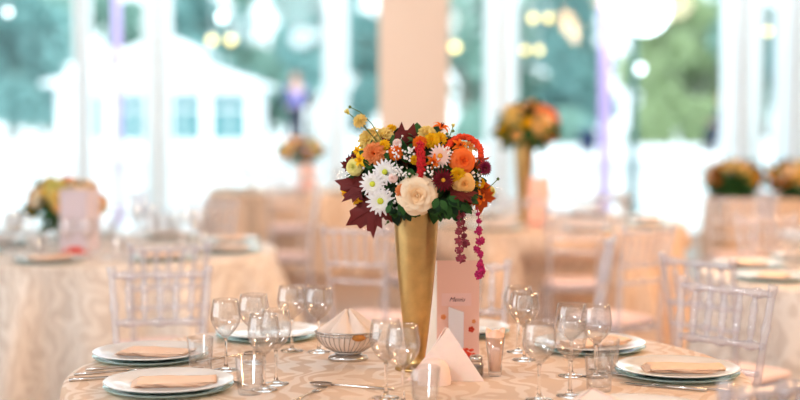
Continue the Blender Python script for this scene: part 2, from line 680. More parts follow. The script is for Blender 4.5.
def tree(px, Y, h, cr, mi, label, trunk=1.4, seed=0, n=4200):
    rr = random.Random(seed)
    x = PY(px, 120, Y).x
    t = thing('leafy_tree', label, 'tree', (x, Y, TZ))
    b = MB()
    b.tube([(0, 0, 0), (.05, 0, trunk), (0, .1, h * .75)], [.2, .15, .05], 8)
    for k in range(5):
        a = rr.random() * 6.28
        b.tube([(0, 0, trunk + k * .3), (math.cos(a) * cr * .6, math.sin(a) * cr * .6, trunk + 1 + k * .5)], [.08, .02], 6)
    b.build('trunk', M_bark, t)
    b = MB()
    cl = []
    for k in range(16):
        a, e = rr.random() * 6.28, rr.random()
        q = rr.random() ** .5
        cl.append((Vector((math.cos(a) * cr * .75 * q, math.sin(a) * cr * .75 * q, trunk * .8 + (h - trunk) * e)), cr * (.3 + .25 * rr.random())))
    for k in range(n):
        c0, r0 = cl[rr.randrange(16)]
        d = Vector((rr.gauss(0, 1), rr.gauss(0, 1), rr.gauss(0, 1))).normalized() * r0 * rr.random() ** .4
        p = c0 + d
        s_ = .12 + .11 * rr.random()
        q = Quaternion((rr.gauss(0, 1), rr.gauss(0, 1), rr.gauss(0, 1), rr.gauss(0, 1)))
        q.normalize()
        mt = Matrix.Translation(p) @ q.to_matrix().to_4x4()
        b.add([(-s_ * .5, 0, 0), (0, -s_ * .2, .02), (s_ * .5, 0, 0), (s_, s_ * .6, 0), (0, s_ * 1.3, 0), (-s_, s_ * .6, 0)], [(0, 1, 2, 3, 4, 5)], mt, True)
    b.build('foliage', M_tree[mi], t)


TR = [
    (12, 46, 5.4, 1.9, 1, 'bluish green tree at the far left behind the garden fence'),
    (48, 58, 5.6, 1.6, 0, 'pale green tree between the far left tree and the pavilion roof'),
    (112, 62, 6.6, 1.5, 0, 'pale tree showing above the left slope of the pavilion roof'),
    (205, 52, 6.2, 2.0, 1, 'teal green tree showing above the right slope of the pavilion roof'),
    (262, 58, 6.6, 2.0, 0, 'sage green tree just right of the pavilion, behind the standing person'),
    (312, 47, 6.4, 1.7, 1, 'teal green tree to the right of the standing person'),
    (365, 56, 4.9, 1.6, 1, 'small teal tree in the narrow window left of the peach pillar'),
    (462, 48, 6.4, 2.1, 0, 'sage green tree directly right of the peach pillar'),
    (520, 54, 6.6, 2.1, 0, 'sage green tree behind the tall gold vase across the room'),
    (575, 50, 5.6, 1.7, 1, 'teal green tree between the tall vase and the lilac post'),
    (668, 46, 5.0, 1.5, 2, 'olive green tree to the right of the lamp post'),
    (700, 55, 6.4, 2.0, 2, 'tall olive green tree beside the white window post on the right'),
    (765, 50, 6.2, 2.0, 0, 'sage green tree between the two rightmost window posts'),
    (812, 46, 6.2, 2.0, 1, 'teal green tree at the right edge of the view'),
]
for i, (px, Y, h, cr, mi, lb) in enumerate(TR):
    tree(px, Y, h, cr, mi, lb, 1.1, 50 + i)
for i, (px, ww, hh, lb) in enumerate([(480, 1.6, 1.1, 'low rounded green shrub on the terrace right of the pillar'), (565, 1.8, 1.0, 'low rounded green shrub on the terrace behind the far tall bouquet'),
                                  (650, 1.3, 1.2, 'rounded green shrub on the terrace right of the lamp post'), (703, 1.1, 1.3, 'rounded green shrub left of the seated visitor')]):
    rr = random.Random(i)
    o = thing('garden_shrub', lb, 'shrub', (PY(px, 120, 38).x, 38, TZ))
    b = MB()
    for k in range(1500):
        d = Vector((rr.gauss(0, 1), rr.gauss(0, 1), abs(rr.gauss(0, 1)))).normalized() * (.75 + .25 * rr.random())
        p = Vector((d.x * ww / 2, d.y * ww / 2, d.z * hh))
        q = Quaternion((rr.gauss(0, 1), rr.gauss(0, 1), rr.gauss(0, 1), rr.gauss(0, 1)))
        q.normalize()
        mt = Matrix.Translation(p) @ q.to_matrix().to_4x4()
        s_ = .09
        b.add([(-s_, 0, 0), (0, -s_, .02), (s_, 0, 0), (0, s_ * 1.4, 0)], [(0, 1, 2, 3)], mt, True)
    b.build('foliage', M_tree[2 if i > 1 else 0], o)
    b = MB()
    for k in range(6):
        b.tube([(0, 0, 0), (math.cos(k) * ww * .35, math.sin(k) * ww * .35, hh * .75)], [.03, .01], 5)
    b.build('branch', M_bark, o)

# slim outdoor posts
for px, r_, lb in ((118, .06, 'slim lilac post outside the left window in front of the pavilion'), (605, .09, 'thick lilac post outside the window right of the far bouquet')):
    x = PY(px, 120, 20).x
    t = thing('garden_post', lb, 'post', (x, 20, -.1))
    b = MB()
    b.tube([(0, 0, .06), (0, 0, 3.6)], r_, 14)
    b.build('shaft', M_lilac, t)
    b = MB()
    b.lathe([(0, 0), (r_ * 2, 0), (r_ * 2, .04), (r_ * 1.1, .07), (0, .07)], 16)
    b.build('foot_plate', M_lilac, t)
# street lamp
x = PY(633, 120, 22).x
t = thing('lamp_post', 'thin dark garden lamp post carrying a white globe', 'lamp post', (x, 22, -.1))
b = MB()
b.tube([(0, 0, .2), (0, 0, 3.0), (0, 0, 3.9)], [.07, .06, .05], 10)
b.build('pole', plain('grey_green_metal', srgb(60, 100, 104), .5), t)
b = MB()
b.lathe([(0, 0), (.13, 0), (.13, .05), (.07, .22), (0, .22)], 16)
b.build('base', MC['grey_green_metal'], t)
b = MB()
b.tube([(0, 0, 2.45), (.06, 0, 2.5), (.11, 0, 2.45)], .012, 6)
b.build('arm', MC['grey_green_metal'], t)
b = MB()
b.ball((.11, 0, 2.36), .07, 16, 12)
b.build('globe', M_glowc, t)
# added glowing globes stand in for lamp reflections in the window glass
glows = [(8, 12, .045, 0, 'cool white reflection glow in the top left corner'), (222, 17, .06, 0, 'cool white reflection glow above the warm pair left of the pillar'),
         (212, 40, .055, 1, 'left one of the paired warm reflection lamps left of the pillar'), (231, 40, .055, 1, 'right one of the paired warm reflection lamps left of the pillar'),
         (455, 47, .06, 1, 'warm reflection glow just right of the pillar'),
         (533, 18, .05, 1, 'upper left warm reflection glow right of the pillar'), (549, 18, .05, 1, 'upper right warm reflection glow right of the pillar'),
         (525, 50, .045, 1, 'lower left warm reflection glow right of the pillar'), (539, 50, .045, 1, 'lower right warm reflection glow right of the pillar'),
         (755, 32, .045, 1, 'left one of the paired warm reflection lamps at the right'), (768, 31, .045, 1, 'right one of the paired warm reflection lamps at the right'),
         (645, 10, .34, 0, 'very large white glow ball standing in for bright sky at the top right')]  # the largest globe stands in for a bright sky gap between trees
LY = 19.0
for px, py, r_, k, lb in glows:
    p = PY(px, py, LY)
    t = thing('reflection_globe', lb, 'reflection glow', p)
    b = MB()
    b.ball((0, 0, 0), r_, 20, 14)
    b.build('globe', M_gloww if k else M_glowc, t)
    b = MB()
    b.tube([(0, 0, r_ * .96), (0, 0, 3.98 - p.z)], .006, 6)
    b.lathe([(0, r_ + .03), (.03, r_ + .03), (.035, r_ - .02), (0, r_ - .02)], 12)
    b.build('cord', M_white, t)  # added cord, only holds up the stand-in globe
b = MB()
b.tube([(-9, LY, 4.0), (9, LY, 4.0)], .02, 8)
for x in (-9, 9):
    b.tube([(x, LY, -.1), (x, LY, 4.0)], .05, 8)
tag(b.build('cable', M_white), 'added white cable on posts from which the reflection lamps hang', 'cable')  # cable and end posts added to hang the stand-in globes


# ------------------------------------------------------------------ people far outside
def person(name, label, loc, rz, seated):
    root = thing(name, label, 'person', loc, rz)
    if not seated:
        J = {'pel': (0, 0, .93), 'wai': (0, .0, 1.08), 'che': (0, 0, 1.3), 'nec': (0, 0, 1.45), 'hed': (0, -.01, 1.56), 'crn': (0, -.01, 1.64)}
        hips = [((.09, 0, .9), (.10, -.02, .49), (.11, .02, .08), (.12, -.12, .03))]
        arms = [((.17, 0, 1.39), (.24, .03, 1.12), (.16, -.14, .98), (.11, -.2, 1.0))]
    else:
        J = {'pel': (0, 0, .5), 'wai': (0, -.02, .65), 'che': (0, -.05, .86), 'nec': (0, -.08, 1.0), 'hed': (0, -.12, 1.1), 'crn': (0, -.12, 1.18)}
        hips = [((.09, 0, .48), (.11, -.42, .5), (.12, -.42, .08), (.12, -.54, .03))]
        arms = [((.17, -.06, .94), (.22, -.14, .68), (.12, -.36, .62), (.08, -.42, .62))]
    RAD = {'pel': .13, 'wai': .11, 'che': .14, 'nec': .05, 'hed': .08, 'crn': .07}

    def skin(nm, verts, edges, rad, mat, par):
        me = bpy.data.meshes.new(nm)
        me.from_pydata(verts, edges, [])
        o = bpy.data.objects.new(nm, me)
        COL.objects.link(o)
        o.parent = par
        me.materials.append(mat)
        md = o.modifiers.new('skin', 'SKIN')
        md.use_smooth_shade = True
        sv = me.skin_vertices[0].data if me.skin_vertices else None
        if sv is None:
            return o
        for i, r_ in enumerate(rad):
            sv[i].radius = (r_, r_ * .85)
        sv[0].use_root = True
        sb = o.modifiers.new('sub', 'SUBSURF')
        sb.levels = 1
        sb.render_levels = 2
        return o

    names = list(J)

    def net(scale, parts):
        vs, es, rd = [], [], []
        idx = {}
        for n_ in names:
            if n_ in parts:
                idx[n_] = len(vs)
                vs.append(J[n_])
                rd.append(RAD[n_] * scale)
        ks = [n_ for n_ in names if n_ in parts]
        for a_, b_ in zip(ks, ks[1:]):
            es.append((idx[a_], idx[b_]))
        return vs, es, rd, idx

    vs, es, rd, idx = net(1, names)
    for sgn in (1, -1):
        pr = idx['pel']
        for (p, r_) in zip(hips[0], (.085, .055, .04, .03)):
            vs.append((p[0] * sgn, p[1], p[2]))
            rd.append(r_)
            es.append((pr, len(vs) - 1))
            pr = len(vs) - 1
        pr = idx['che']
        for (p, r_) in zip(arms[0], (.055, .042, .03, .035)):
            vs.append((p[0] * sgn, p[1], p[2]))
            rd.append(r_)
            es.append((pr, len(vs) - 1))
            pr = len(vs) - 1
    import bmesh

    def mk(nm, vs, es, rd, mat):
        me = bpy.data.meshes.new(nm)
        me.from_pydata(vs, es, [])
        bm = bmesh.new()
        bm.from_mesh(me)
        lay = bm.verts.layers.skin.verify()
        bm.verts.ensure_lookup_table()
        for i, v in enumerate(bm.verts):
            v[lay].radius = (rd[i], rd[i] * .88)
            v[lay].use_root = (i == 0)
        bm.to_mesh(me)
        bm.free()
        me.materials.append(mat)
        o = bpy.data.objects.new(nm, me)
        COL.objects.link(o)
        o.parent = root
        md = o.modifiers.new('skin', 'SKIN')
        md.use_smooth_shade = True
        sb = o.modifiers.new('sub', 'SUBSURF')
        sb.levels = 1
        sb.render_levels = 2
        return o

    mk('body', vs, es, rd, M_skin)
    # top / jacket
    for nm, grow, mat, ar in (('jacket' if not seated else 'pullover', 1.22, M_jacket if seated else M_top, True),):
        v2, e2, r2, ix = net(grow, ('pel', 'wai', 'che'))
        for sgn in (1, -1):
            pr = ix['che']
            for (p, r_) in zip(arms[0][:3], (.075, .062, .045)):
                v2.append((p[0] * sgn, p[1], p[2]))
                r2.append(r_)
                e2.append((pr, len(v2) - 1))
                pr = len(v2) - 1
        mk('shirt', v2, e2, r2, mat)
    if not seated:
        for sgn in (1, -1):
            v2 = [(p[0] * sgn * 1.05, p[1] + .02, p[2]) for p in arms[0][:3]]
            mk('jacket_sleeve', v2, [(0, 1), (1, 2)], [.11, .1, .08], M_jacket)
    v2, e2, r2 = [J['pel']], [], [.15]
    for sgn in (1, -1):
        pr = 0
        for (p, r_) in zip(hips[0][:3], (.13, .11, .09)):
            v2.append((p[0] * sgn, p[1], p[2]))
            r2.append(r_)
            e2.append((pr, len(v2) - 1))
            pr = len(v2) - 1
    mk('trousers', v2, e2, r2, M_trouser)
    for sgn in (1, -1):
        b = MB()
        f_ = hips[0][3]
        b.ball((f_[0] * sgn, f_[1] + .06, .045), .05, 10, 8, (1, 1, 1))
        for i in range(len(b.v)):
            v = b.v[i]
            b.v[i] = Vector((v.x, (v.y - f_[1] - .06) * 2.5 + f_[1] + .06, v.z * .95))
        b.build('shoe', M_shoe, root)
    hc = Vector(J['hed']) + Vector((0, 0, .03))
    b = MB()
    b.ball(hc + Vector((0, .025, .02)), .108, 14, 10, (.92, 1, 1.08))
    for sgn in (1, -1):
        b.tube([hc + Vector((.08 * sgn, .03, .02)), hc + Vector((.09 * sgn, .04, -.12))], [.04, .025], 8)
    b.build('hair', M_hair if not seated else M_hairr, root)
    b = MB()
    for sgn in (1, -1):
        b.ball(hc + Vector((.03 * sgn, -.085, .0)), .011, 8, 6)
    b.build('eye', M_shoe, root)
    return root


def on_terrace(px, Y):
    return (PY(px, 120, Y).x, Y, TZ)


person('person', 'person in a lilac shirt and navy jacket standing outside behind the far flowers', on_terrace(296, 30), R(15), False)
person('person', 'red haired person in navy sitting outside at the right of the terrace', on_terrace(727, 29), R(-70), True)
p = on_terrace(727, 29)
t = thing('garden_bench', 'low white bench under the seated person outside', 'bench', p, R(-70))
b = MB()
b.box((0, 0.02, .32), (.9, .4, .05))
b.build('seat', M_white, t)
for sx in (-.4, .4):
    b = MB()
    b.box((sx, .02, .147), (.06, .36, .294))
    b.build('leg', M_white, t)
# small dark planter beside the lilac post
o = thing('planter', 'small dark blue planter on the terrace right of the far tall bouquet', 'planter', on_terrace(588, 28))
b = MB()
b.lathe([(0, 0), (.14, 0), (.2, .4), (.22, .4), (.22, .45), (.17, .45), (.15, .38), (0, .38)], 20)
b.build('pot', M_jacket, o)
b = MB()
for k in range(16):
    a = k * 2.4
    b.tube([(0, 0, .38), (math.cos(a) * .1, math.sin(a) * .1, .55), (math.cos(a) * .2, math.sin(a) * .2, .62 + .01 * k)], [.012, .02, .004], 5)
b.build('foliage', M_tree[1], o)

# ------------------------------------------------------------------ where the chairs stand
CHAIRS = [
    (159, 271, 172, 'clear chair behind the left plates of the nearest table', dict()),
    (463, 269, 183, 'clear chair behind the pink menu card', dict(Y=4.8)),
    (728, 289, 226, 'clear chair at the right of the nearest table, facing its right plate', dict(Y=4.16)),
    (790, 384, -30, 'clear chair in the bottom right corner, only its top rail showing', dict()),
    (169, 246, -25, 'clear chair at the left table, right behind the chair at the left plates', dict()),
    (211, 201, 190, 'whitish clear chair on the far side of the left table', dict()),
    (137, 190, 100, 'clear chair seen edge on beyond the left table', dict(Y=9.6)),
    (698, 260, 50, 'clear chair with a wide pink seat at the left of the right edge table', dict()),
    (612, 239, 285, 'clear chair seen nearly edge on right of the wine glasses', dict()),
    (650, 229, 325, 'clear chair with turned back in front of the orange lit cloth', dict()),
    (767, 226, 172, 'clear chair behind the plates of the right edge table', dict(Y=7.15)),
    (733, 197, 195, 'bright clear chair under the long flower arrangement, left of two', dict()),
    (770, 204, 262, 'clear chair seen edge on beside the bright chair at the long table', dict(Y=9.6)),
    (575, 206, 5, 'clear chair with peach seat in front of the far gold vase table', dict(Y=7.75)),
    (284, 182, 5, 'clear chair in front of the most distant table, below its flowers', dict(Y=11.9)),
    (354, 229, 20, 'clear chair showing left of the gold vase under the maroon leaf', dict()),
    (318, 188, 265, 'clear chair seen edge on between the distant table and the gold vase', dict(Y=9.6)),
    (386, 199, 60, 'clear chair mostly hidden behind the large gold vase', dict(Y=8.1)),
]


def chair_at(px, topy, face, Y=None):
    """px: middle of the back, topy: top rail height in the picture, face: compass of the sitter (deg, 0 = away, 180 = to camera, 90 = right)"""
    Y = Y or F / ((topy - 120) / (CAMH - .92))
    X = (px - 400) * Y / F
    fx, fy = math.sin(R(face)), math.cos(R(face))
    return X + fx * .225, Y + fy * .225, math.atan2(fx, -fy)


CHP = [chair_at(c_[0], c_[1], c_[2], c_[4].get('Y')) for c_ in CHAIRS]


def pushed(x, y, cx, cy, z):
    """cloth gives way where a chair is tucked in"""
    if z > .735:
        return x, y
    low = z < .60
    for (qx, qy, qa) in CHP:
        if (qx - cx) ** 2 + (qy - cy) ** 2 > 2:
            continue
        for _ in range(60):
            dx, dy = x + cx - qx, y + cy - qy
            lx = dx * math.cos(-qa) - dy * math.sin(-qa)
            ly = dx * math.sin(-qa) + dy * math.cos(-qa)
            if abs(lx) < .31 and (-.27 if low else .06) < ly < .30:
                x, y = x * .985, y * .985
            else:
                break
    return x, y


# ------------------------------------------------------------------ table linen
TT = .75


def tablecloth(label, cx, cy, rad, seed, folds=15, amp=.075, flare=.12, mat=None):
    rr = random.Random(seed)
    n = 300
    ph = [rr.random() * 6.28 for _ in range(5)]
    fa = []
    for i in range(n):
        a = 2 * PI * i / n
        v = math.sin(folds * a + 1.6 * math.sin(3 * a + ph[0]) + ph[1]) + .45 * math.sin((folds * 2 + 1) * a + ph[2]) + .35 * math.sin(5 * a + ph[3])
        fa.append(v)
    vs, fs = [(0, 0, TT)], []
    rows = []
    prof = [(.3, 0, 0), (.6, 0, 0), (.85, 0, 0), (.97, 0, 0), (.99, -.001, 0), (1.0, -.006, 0), (1.004, -.018, .02), (1.006, -.05, .12)]
    for k in range(1, 11):
        prof.append((1.006 + flare * (k / 10) ** .8, -.05 - k * .0692, min(1, .12 + .12 * k)))
    for (rf, dz, am) in prof:
        row = []
        for i in range(n):
            a = 2 * PI * i / n
            r_ = rad * rf + am * amp * fa[i]
            if am:
                r_ = max(r_, rad * 1.0)
            row.append(len(vs))
            X_, Y_ = pushed(r_ * math.cos(a), r_ * math.sin(a), cx, cy, TT + dz)
            vs.append((X_, Y_, max(TT + dz, .006)))
        rows.append(row)
    for i in range(n):
        fs.append((0, rows[0][i], rows[0][(i + 1) % n]))
    for A, B in zip(rows, rows[1:]):
        for i in range(n):
            j = (i + 1) % n
            fs.append((A[i], B[i], B[j], A[j]))
    b = MB()
    b.add(vs, fs)
    o = b.build('tablecloth', mat or M_cloth, None, (cx, cy, 0))
    return tag(o, label, 'tablecloth')


CT = P(409, 370, TT)
T1 = (CT.x, CT.y)
tablecloth('peach damask cloth over the nearest round table, carrying the gold vase', T1[0] - .005, T1[1], .912, 3, 13, .03, .07)
T2 = ((105 - 400) / 189.0, 7.14)
tablecloth('pale damask cloth over the round table at the left', T2[0], T2[1], .9, 5, 11, .085, .12, damask('damask_ivory', srgb(232, 222, 210), srgb(214, 201, 188), 9.0))
T4 = ((545 - 400) / 150.0, 9.0)
tablecloth('peach damask cloth over the table with the tall gold vase across the room', T4[0], T4[1], .93, 8)
T3 = ((300 - 400) / 101.5, 13.3)
tablecloth('peach cloth over the most distant round table left of the pillar', T3[0], T3[1], .9, 11)
T5 = (2.2, 5.95)
tablecloth('pale damask cloth over the round table at the right edge', T5[0], T5[1], .85, 15, 12, .04, .1, MC['damask_ivory'])
# long table, right, far
lx0, lx1 = PY(716, 120, 12).x, PY(716, 120, 12).x + 3.2
b = MB()
n = 120
pts = []
hw, hd = (lx1 - lx0) / 2, .42
per = [(-hw, -hd), (hw, -hd), (hw, hd), (-hw, hd)]
for k in range(4):
    a_, b_ = Vector(per[k]), Vector(per[(k + 1) % 4])
    for i in range(n // 4):
        pts.append(a_.lerp(b_, i / (n / 4)))
vs, fs, rows = [], [], []
for z, am in ((TT, 0), (TT - .01, .3), (TT - .2, 1), (.4, 1.3), (.006, 1.6)):
    row = []
    for i, p in enumerate(pts):
        q = p + p.normalized() * (.02 * am * (1 + math.sin(i * 1.3)))
        row.append(len(vs))
        vs.append((q.x, q.y, z))
    rows.append(row)
for A, B in zip(rows, rows[1:]):
    for i in range(n):
        fs.append((A[i], B[i], B[(i + 1) % n], A[(i + 1) % n]))
fs.append(tuple(rows[0]))
b.add(vs, fs)
T6 = ((lx0 + lx1) / 2, 12.0)
tag(b.build('tablecloth', M_cloth, None, (T6[0], T6[1], 0)), 'peach cloth over the long flower table at the far right', 'tablecloth')


# ------------------------------------------------------------------ chairs
def make_chair():
    t = thing('chiavari_chair', '', 'chair')
    A = M_acryl

    def bar(name, p0, p1, r_, knobs=(), par=t):
        b = MB()
        p0, p1 = Vector(p0), Vector(p1)
        k = 26
        pts, rad = [], []
        L = (p1 - p0).length
        for i in range(k + 1):
            u = i / k
            q = r_
            for kn in knobs:
                d = abs(u - kn) * L
                if d < .022:
                    q = r_ * (1 + .55 * (1 - (d / .022) ** 2))
            pts.append(p0.lerp(p1, u))
            rad.append(q)
        b.tube(pts, rad, 10)
        return b.build(name, A, par)

    for s in (-1, 1):
        b = MB()
        pts = [(s * .165, .20, 0), (s * .150, .175, .25), (s * .140, .165, .45), (s * .147, .175, .62), (s * .158, .20, .78), (s * .168, .225, .915), (s * .169, .228, .935)]
        P2, R2 = [], []
        for i in range(len(pts) - 1):
            for k in range(6):
                u = k / 6
                P2.append(Vector(pts[i]).lerp(Vector(pts[i + 1]), u))
                z = P2[-1].z
                q = .0118
                for kn in (.12, .30, .55, .80, .925):
                    d = abs(z - kn)
                    if d < .022:
                        q *= 1 + .35 * (1 - (d / .022) ** 2)
                R2.append(q)
        P2.append(Vector(pts[-1]))
        R2.append(.012)
        b.tube(P2, R2, 12)
        b.build('back_post', A, t)
    bar('top_rail', (-.165, .222, .905), (.165, .222, .905), .0112, (.15, .5, .85))
    bar('lower_rail', (-.154, .197, .748), (.154, .197, .748), .011, (.15, .5, .85))
    bar('lower_rail', (-.148, .18, .665), (.148, .18, .665), .010, (.5,))
    for k in range(5):
        u = (k - 2) * .053
        bar('spindle', (u, .197, .752), (u * 1.05, .221, .90), .0085, (.3, .5, .7))
    b = MB()
    hx, hy, zz = .18, .185, .45
    prof = []
    m = 40
    vs, fs, rows = [], [], []
    for z, g in ((zz - .025, -.01), (zz - .018, 0), (zz - .004, 0), (zz, -.01)):
        row = []
        for i in range(m):
            a = 2 * PI * i / m
            ca, sa = math.cos(a), math.sin(a)
            ex = lambda v: math.copysign(abs(v) ** .3, v)
            row.append(len(vs))
            tp = 1 + .08 * (-ex(sa))
            vs.append(((hx + g) * ex(ca) * tp, (hy + g) * ex(sa) - .02, z))
        rows.append(row)
    for Aa, B in zip(rows, rows[1:]):
        for i in range(m):
            j = (i + 1) % m
            fs.append((Aa[i], Aa[j], B[j], B[i]))
    fs.append(tuple(rows[0])[::-1])
    fs.append(tuple(rows[-1]))
    b.add(vs, fs)
    b.build('seat', A, t)
    b = MB()
    vs, fs, rows = [], [], []
    for z, g in ((zz + .001, -.03), (zz + .012, -.012), (zz + .028, -.014), (zz + .036, -.04), (zz + .04, -.12)):
        row = []
        for i in range(m):
            a = 2 * PI * i / m
            ca, sa = math.cos(a), math.sin(a)
            ex = lambda v: math.copysign(abs(v) ** .35, v)
            row.append(len(vs))
            vs.append(((hx + g) * ex(ca), (hy + g) * ex(sa) - .02, z))
        rows.append(row)
    for Aa, B in zip(rows, rows[1:]):
        for i in range(m):
            j = (i + 1) % m
            fs.append((Aa[i], Aa[j], B[j], B[i]))
    fs.append(tuple(rows[0])[::-1])
    fs.append(tuple(rows[-1]))
    b.add(vs, fs)
    b.build('cushion', M_cushion, t, None, 'pale pink seat cushion')
    for s in (-1, 1):
        bar('leg', (s * .175, -.195, 0), (s * .175, -.195, .43), .0135, (.3, .6, .9))
        bar('stretcher', (s * .153, .18, .22), (s * .175, -.195, .18), .008)
    bar('stretcher', (-.175, -.195, .22), (.175, -.195, .22), .008)
    bar('stretcher', (-.15, .176, .26), (.15, .176, .26), .008)
    return t


CH = Proto(make_chair)


for (px, ty, fc, lb, kw), (x, y, a) in zip(CHAIRS, CHP):
    CH.put((x, y, 0), a, lb, 'chair').scale = (.96, 1, 1)


# ------------------------------------------------------------------ tableware
def lathe_obj(name, prof, mat, n=40, parent=None, loc=None, label=None, closed=False):
    b = MB()
    b.lathe(prof, n, None, closed)
    return b.build(name, mat, parent, loc, label)


def wine(bw, rim, hb, H=.194, foot=.034):
    """wine glass outline: outer wall up, inner wall down; bw bowl radius, rim radius, hb bowl height"""
    zb = H - hb
    o = []
    for i in range(13):
        u = i / 12
        if u < .55:
            r_ = bw * math.sin(min(1, u / .55) * PI / 2) ** .75
        else:
            r_ = bw + (rim - bw) * ((u - .55) / .45) ** 1.5
        o.append((max(r_, .005), zb + hb * u))
    th = .0011
    prof = [(0, 0), (foot * .97, 0), (foot, .001), (foot * .9, .0025), (foot * .4, .005), (.0065, .010), (.0042, .02), (.0036, .05), (.0042, zb - .008)]
    prof += o
    inner = [(max(r_ - th, 0), z + (.0 if k else .004)) for k, (r_, z) in enumerate(o)]
    inner[0] = (0, zb + .004)
    return prof + inner[::-1]


def make_wine(a):
    def f():
        prof = wine(*a)
        t = thing('wine_glass', '', 'wine glass')
        b = MB()
        b.lathe([(0, 0)] + prof[1:9] + [(.0046, prof[9][1]), (.003, prof[9][1] + .001), (0, prof[9][1] + .001)], 40)
        b.build('stem_and_foot', M_stemglass, t)
        b = MB()
        b.lathe([(0, prof[9][1] + .0011), (.004, prof[9][1] + .0012)] + prof[9:], 48)
        b.build('bowl', M_thin, t)
        return t
    return f


WG = Proto(make_wine((.041, .0335, .108)))
WB = Proto(make_wine((.0435, .036, .100)))


def make_tumbler():
    H, r0, r1 = .092, .030, .0365
    prof = [(0, 0), (r0 - .002, 0), (r0, .002), (r1, H - .001), (r1 - .0008, H), (r1 - .0018, H - .001), (r0 - .0012, .016), (r0 - .006, .012), (0, .011)]
    b = MB()
    b.lathe(prof, 48)
    return b.build('tumbler', M_thin)


TU = Proto(make_tumbler)


def on_table(px, py, dz=.0005):
    p = P(px, py, TT)
    return (p.x, p.y, TT + dz)


GL = [
    (WG, 226, 370, 'wine glass standing alone beside the left water tumbler'),
    (WB, 254, 363, 'second wine glass from the left, behind the crowded left pair'),
    (WG, 276, 384, 'wine glass at the right of the crowded left group'),
    (WG, 264, 390, 'foremost wine glass of the crowded left group'),
    (WB, 292, 351, 'wine glass left of the pair beside the bread basket'),
    (WB, 319, 352, 'wine glass directly left of the silver bread basket'),
    (WG, 386, 398, 'left wine glass of the pair before the gold vase'),
    (WG, 403, 405, 'right wine glass of the pair before the gold vase'),
    (WB, 524, 360, 'broad wine glass behind the others, right of the toothpick glass'),
    (WB, 518, 352, 'wine glass half hidden behind the broad one right of the menu'),
    (WG, 539, 400, 'front left wine glass of the right group'),
    (WB, 571, 376, 'tall looking wine glass at the back of the right group'),
    (WG, 570, 396, 'front middle wine glass of the right group'),
    (WG, 596, 377, 'rightmost wine glass of the right group'),
]
for pr, px, py, lb in GL:
    pr.put(on_table(px, py), 0, lb, 'wine glass', 'wine glasses on the nearest table')
for px, py, lb in ((200.5, 371, 'water tumbler behind the front left plate'), (250, 394, 'water tumbler in front of the left wine glasses'),
                   (425, 405, 'water tumbler in front of the standing napkin'), (599, 391, 'front water tumbler at the right plate'),
                   (606, 372, 'rear water tumbler between the two right plates')):
    TU.put(on_table(px, py), 0, lb, 'tumbler', 'water tumblers on the nearest table')


def make_plate():
    r_ = .164
    prof = [(0, .004), (.095, .004), (.105, .006), (.118, .011), (r_ - .002, .0165), (r_, .0178), (r_ - .001, .019), (r_ - .004, .019),
            (.117, .0145), (.106, .0105), (.095, .0085), (0, .0085)]
    prof = [(0, .0), (.07, 0), (.072, .004)] + prof[1:]
    b = MB()
    b.lathe(prof, 64)
    return b.build('dinner_plate', M_china)


def make_charger():
    r_ = .1635
    prof = [(0, 0), (.12, 0), (.135, .002), (r_, .011), (r_ + .001, .0125), (r_ - .001, .014), (.133, .0062), (.12, .0055), (0, .0055)]
    b = MB()
    b.lathe(prof, 64)
    return b.build('glass_charger', M_charger)


def make_folded():
    b = MB()
    # long folded napkin: stacked soft layers, slightly fanned
    for k in range(4):
        L, W, z = .205 - .003 * k, .112 - .002 * k, .0024 * k
        nx, ny = 14, 5
        vs, fs = [], []
        for side in (0, 1):
            for j in range(ny):
                for i in range(nx):
                    u, v = i / (nx - 1) - .5, j / (ny - 1) - .5
                    e = 1 - (2 * abs(v)) ** 4
                    zz = z + (.0024 * e if side else 0) + .0012 * math.sin(9 * u + k) * (k > 0) * side
                    vs.append((u * L + .004 * k, v * W * (1 + .08 * math.sin(u * 4 + k)), zz + .0006 * k))
        o_ = nx * ny
        for j in range(ny - 1):
            for i in range(nx - 1):
                q = j * nx + i
                fs.append((q, q + nx, q + nx + 1, q + 1))
                fs.append((q + o_, q + 1 + o_, q + nx + 1 + o_, q + nx + o_))
        ring = [i for i in range(nx)] + [nx - 1 + nx * j for j in range(1, ny)] + [nx * (ny - 1) + i for i in range(nx - 2, -1, -1)] + [nx * j for j in range(ny - 2, 0, -1)]
        for a_, c_ in zip(ring, ring[1:] + ring[:1]):
            fs.append((a_, c_, c_ + o_, a_ + o_))
        b.add(vs, fs)
    return b.build('folded_napkin', M_napkin)


PL, CG, NK = Proto(make_plate), Proto(make_charger), Proto(make_folded)


def setting(loc, rz, where, napkin=True, group=None, shared=False):
    g = group
    x, y, z = loc
    CG.put((x, y, z), 0, ('glass charger plate under ' + where) if not shared else 'aqua glass charger on ' + where, 'charger plate', (g + ', chargers') if g else None)
    PL.put((x, y, z + .0065), 0, ('white dinner plate ' + where) if not shared else 'white dinner plate on ' + where, 'plate', (g + ', plates') if g else None)
    if napkin:
        NK.put((x, y, z + .0155), rz, ('peach folded napkin on the plate ' + where) if not shared else 'folded napkin on a plate of ' + where, 'napkin', (g + ', napkins') if g else None)


def setting1(px, py, rz, name, napkin=True):
    x, y, z = on_table(px, py, .0005)
    CG.put((x, y, z), 0, 'aqua edged glass charger under the ' + name, 'charger plate')
    PL.put((x, y, z + .0062), 0, 'white dinner plate, the ' + name, 'plate')
    if napkin:
        NK.put((x + .01, y - .005, z + .0155), rz, 'peach folded napkin lying on the ' + name, 'napkin')


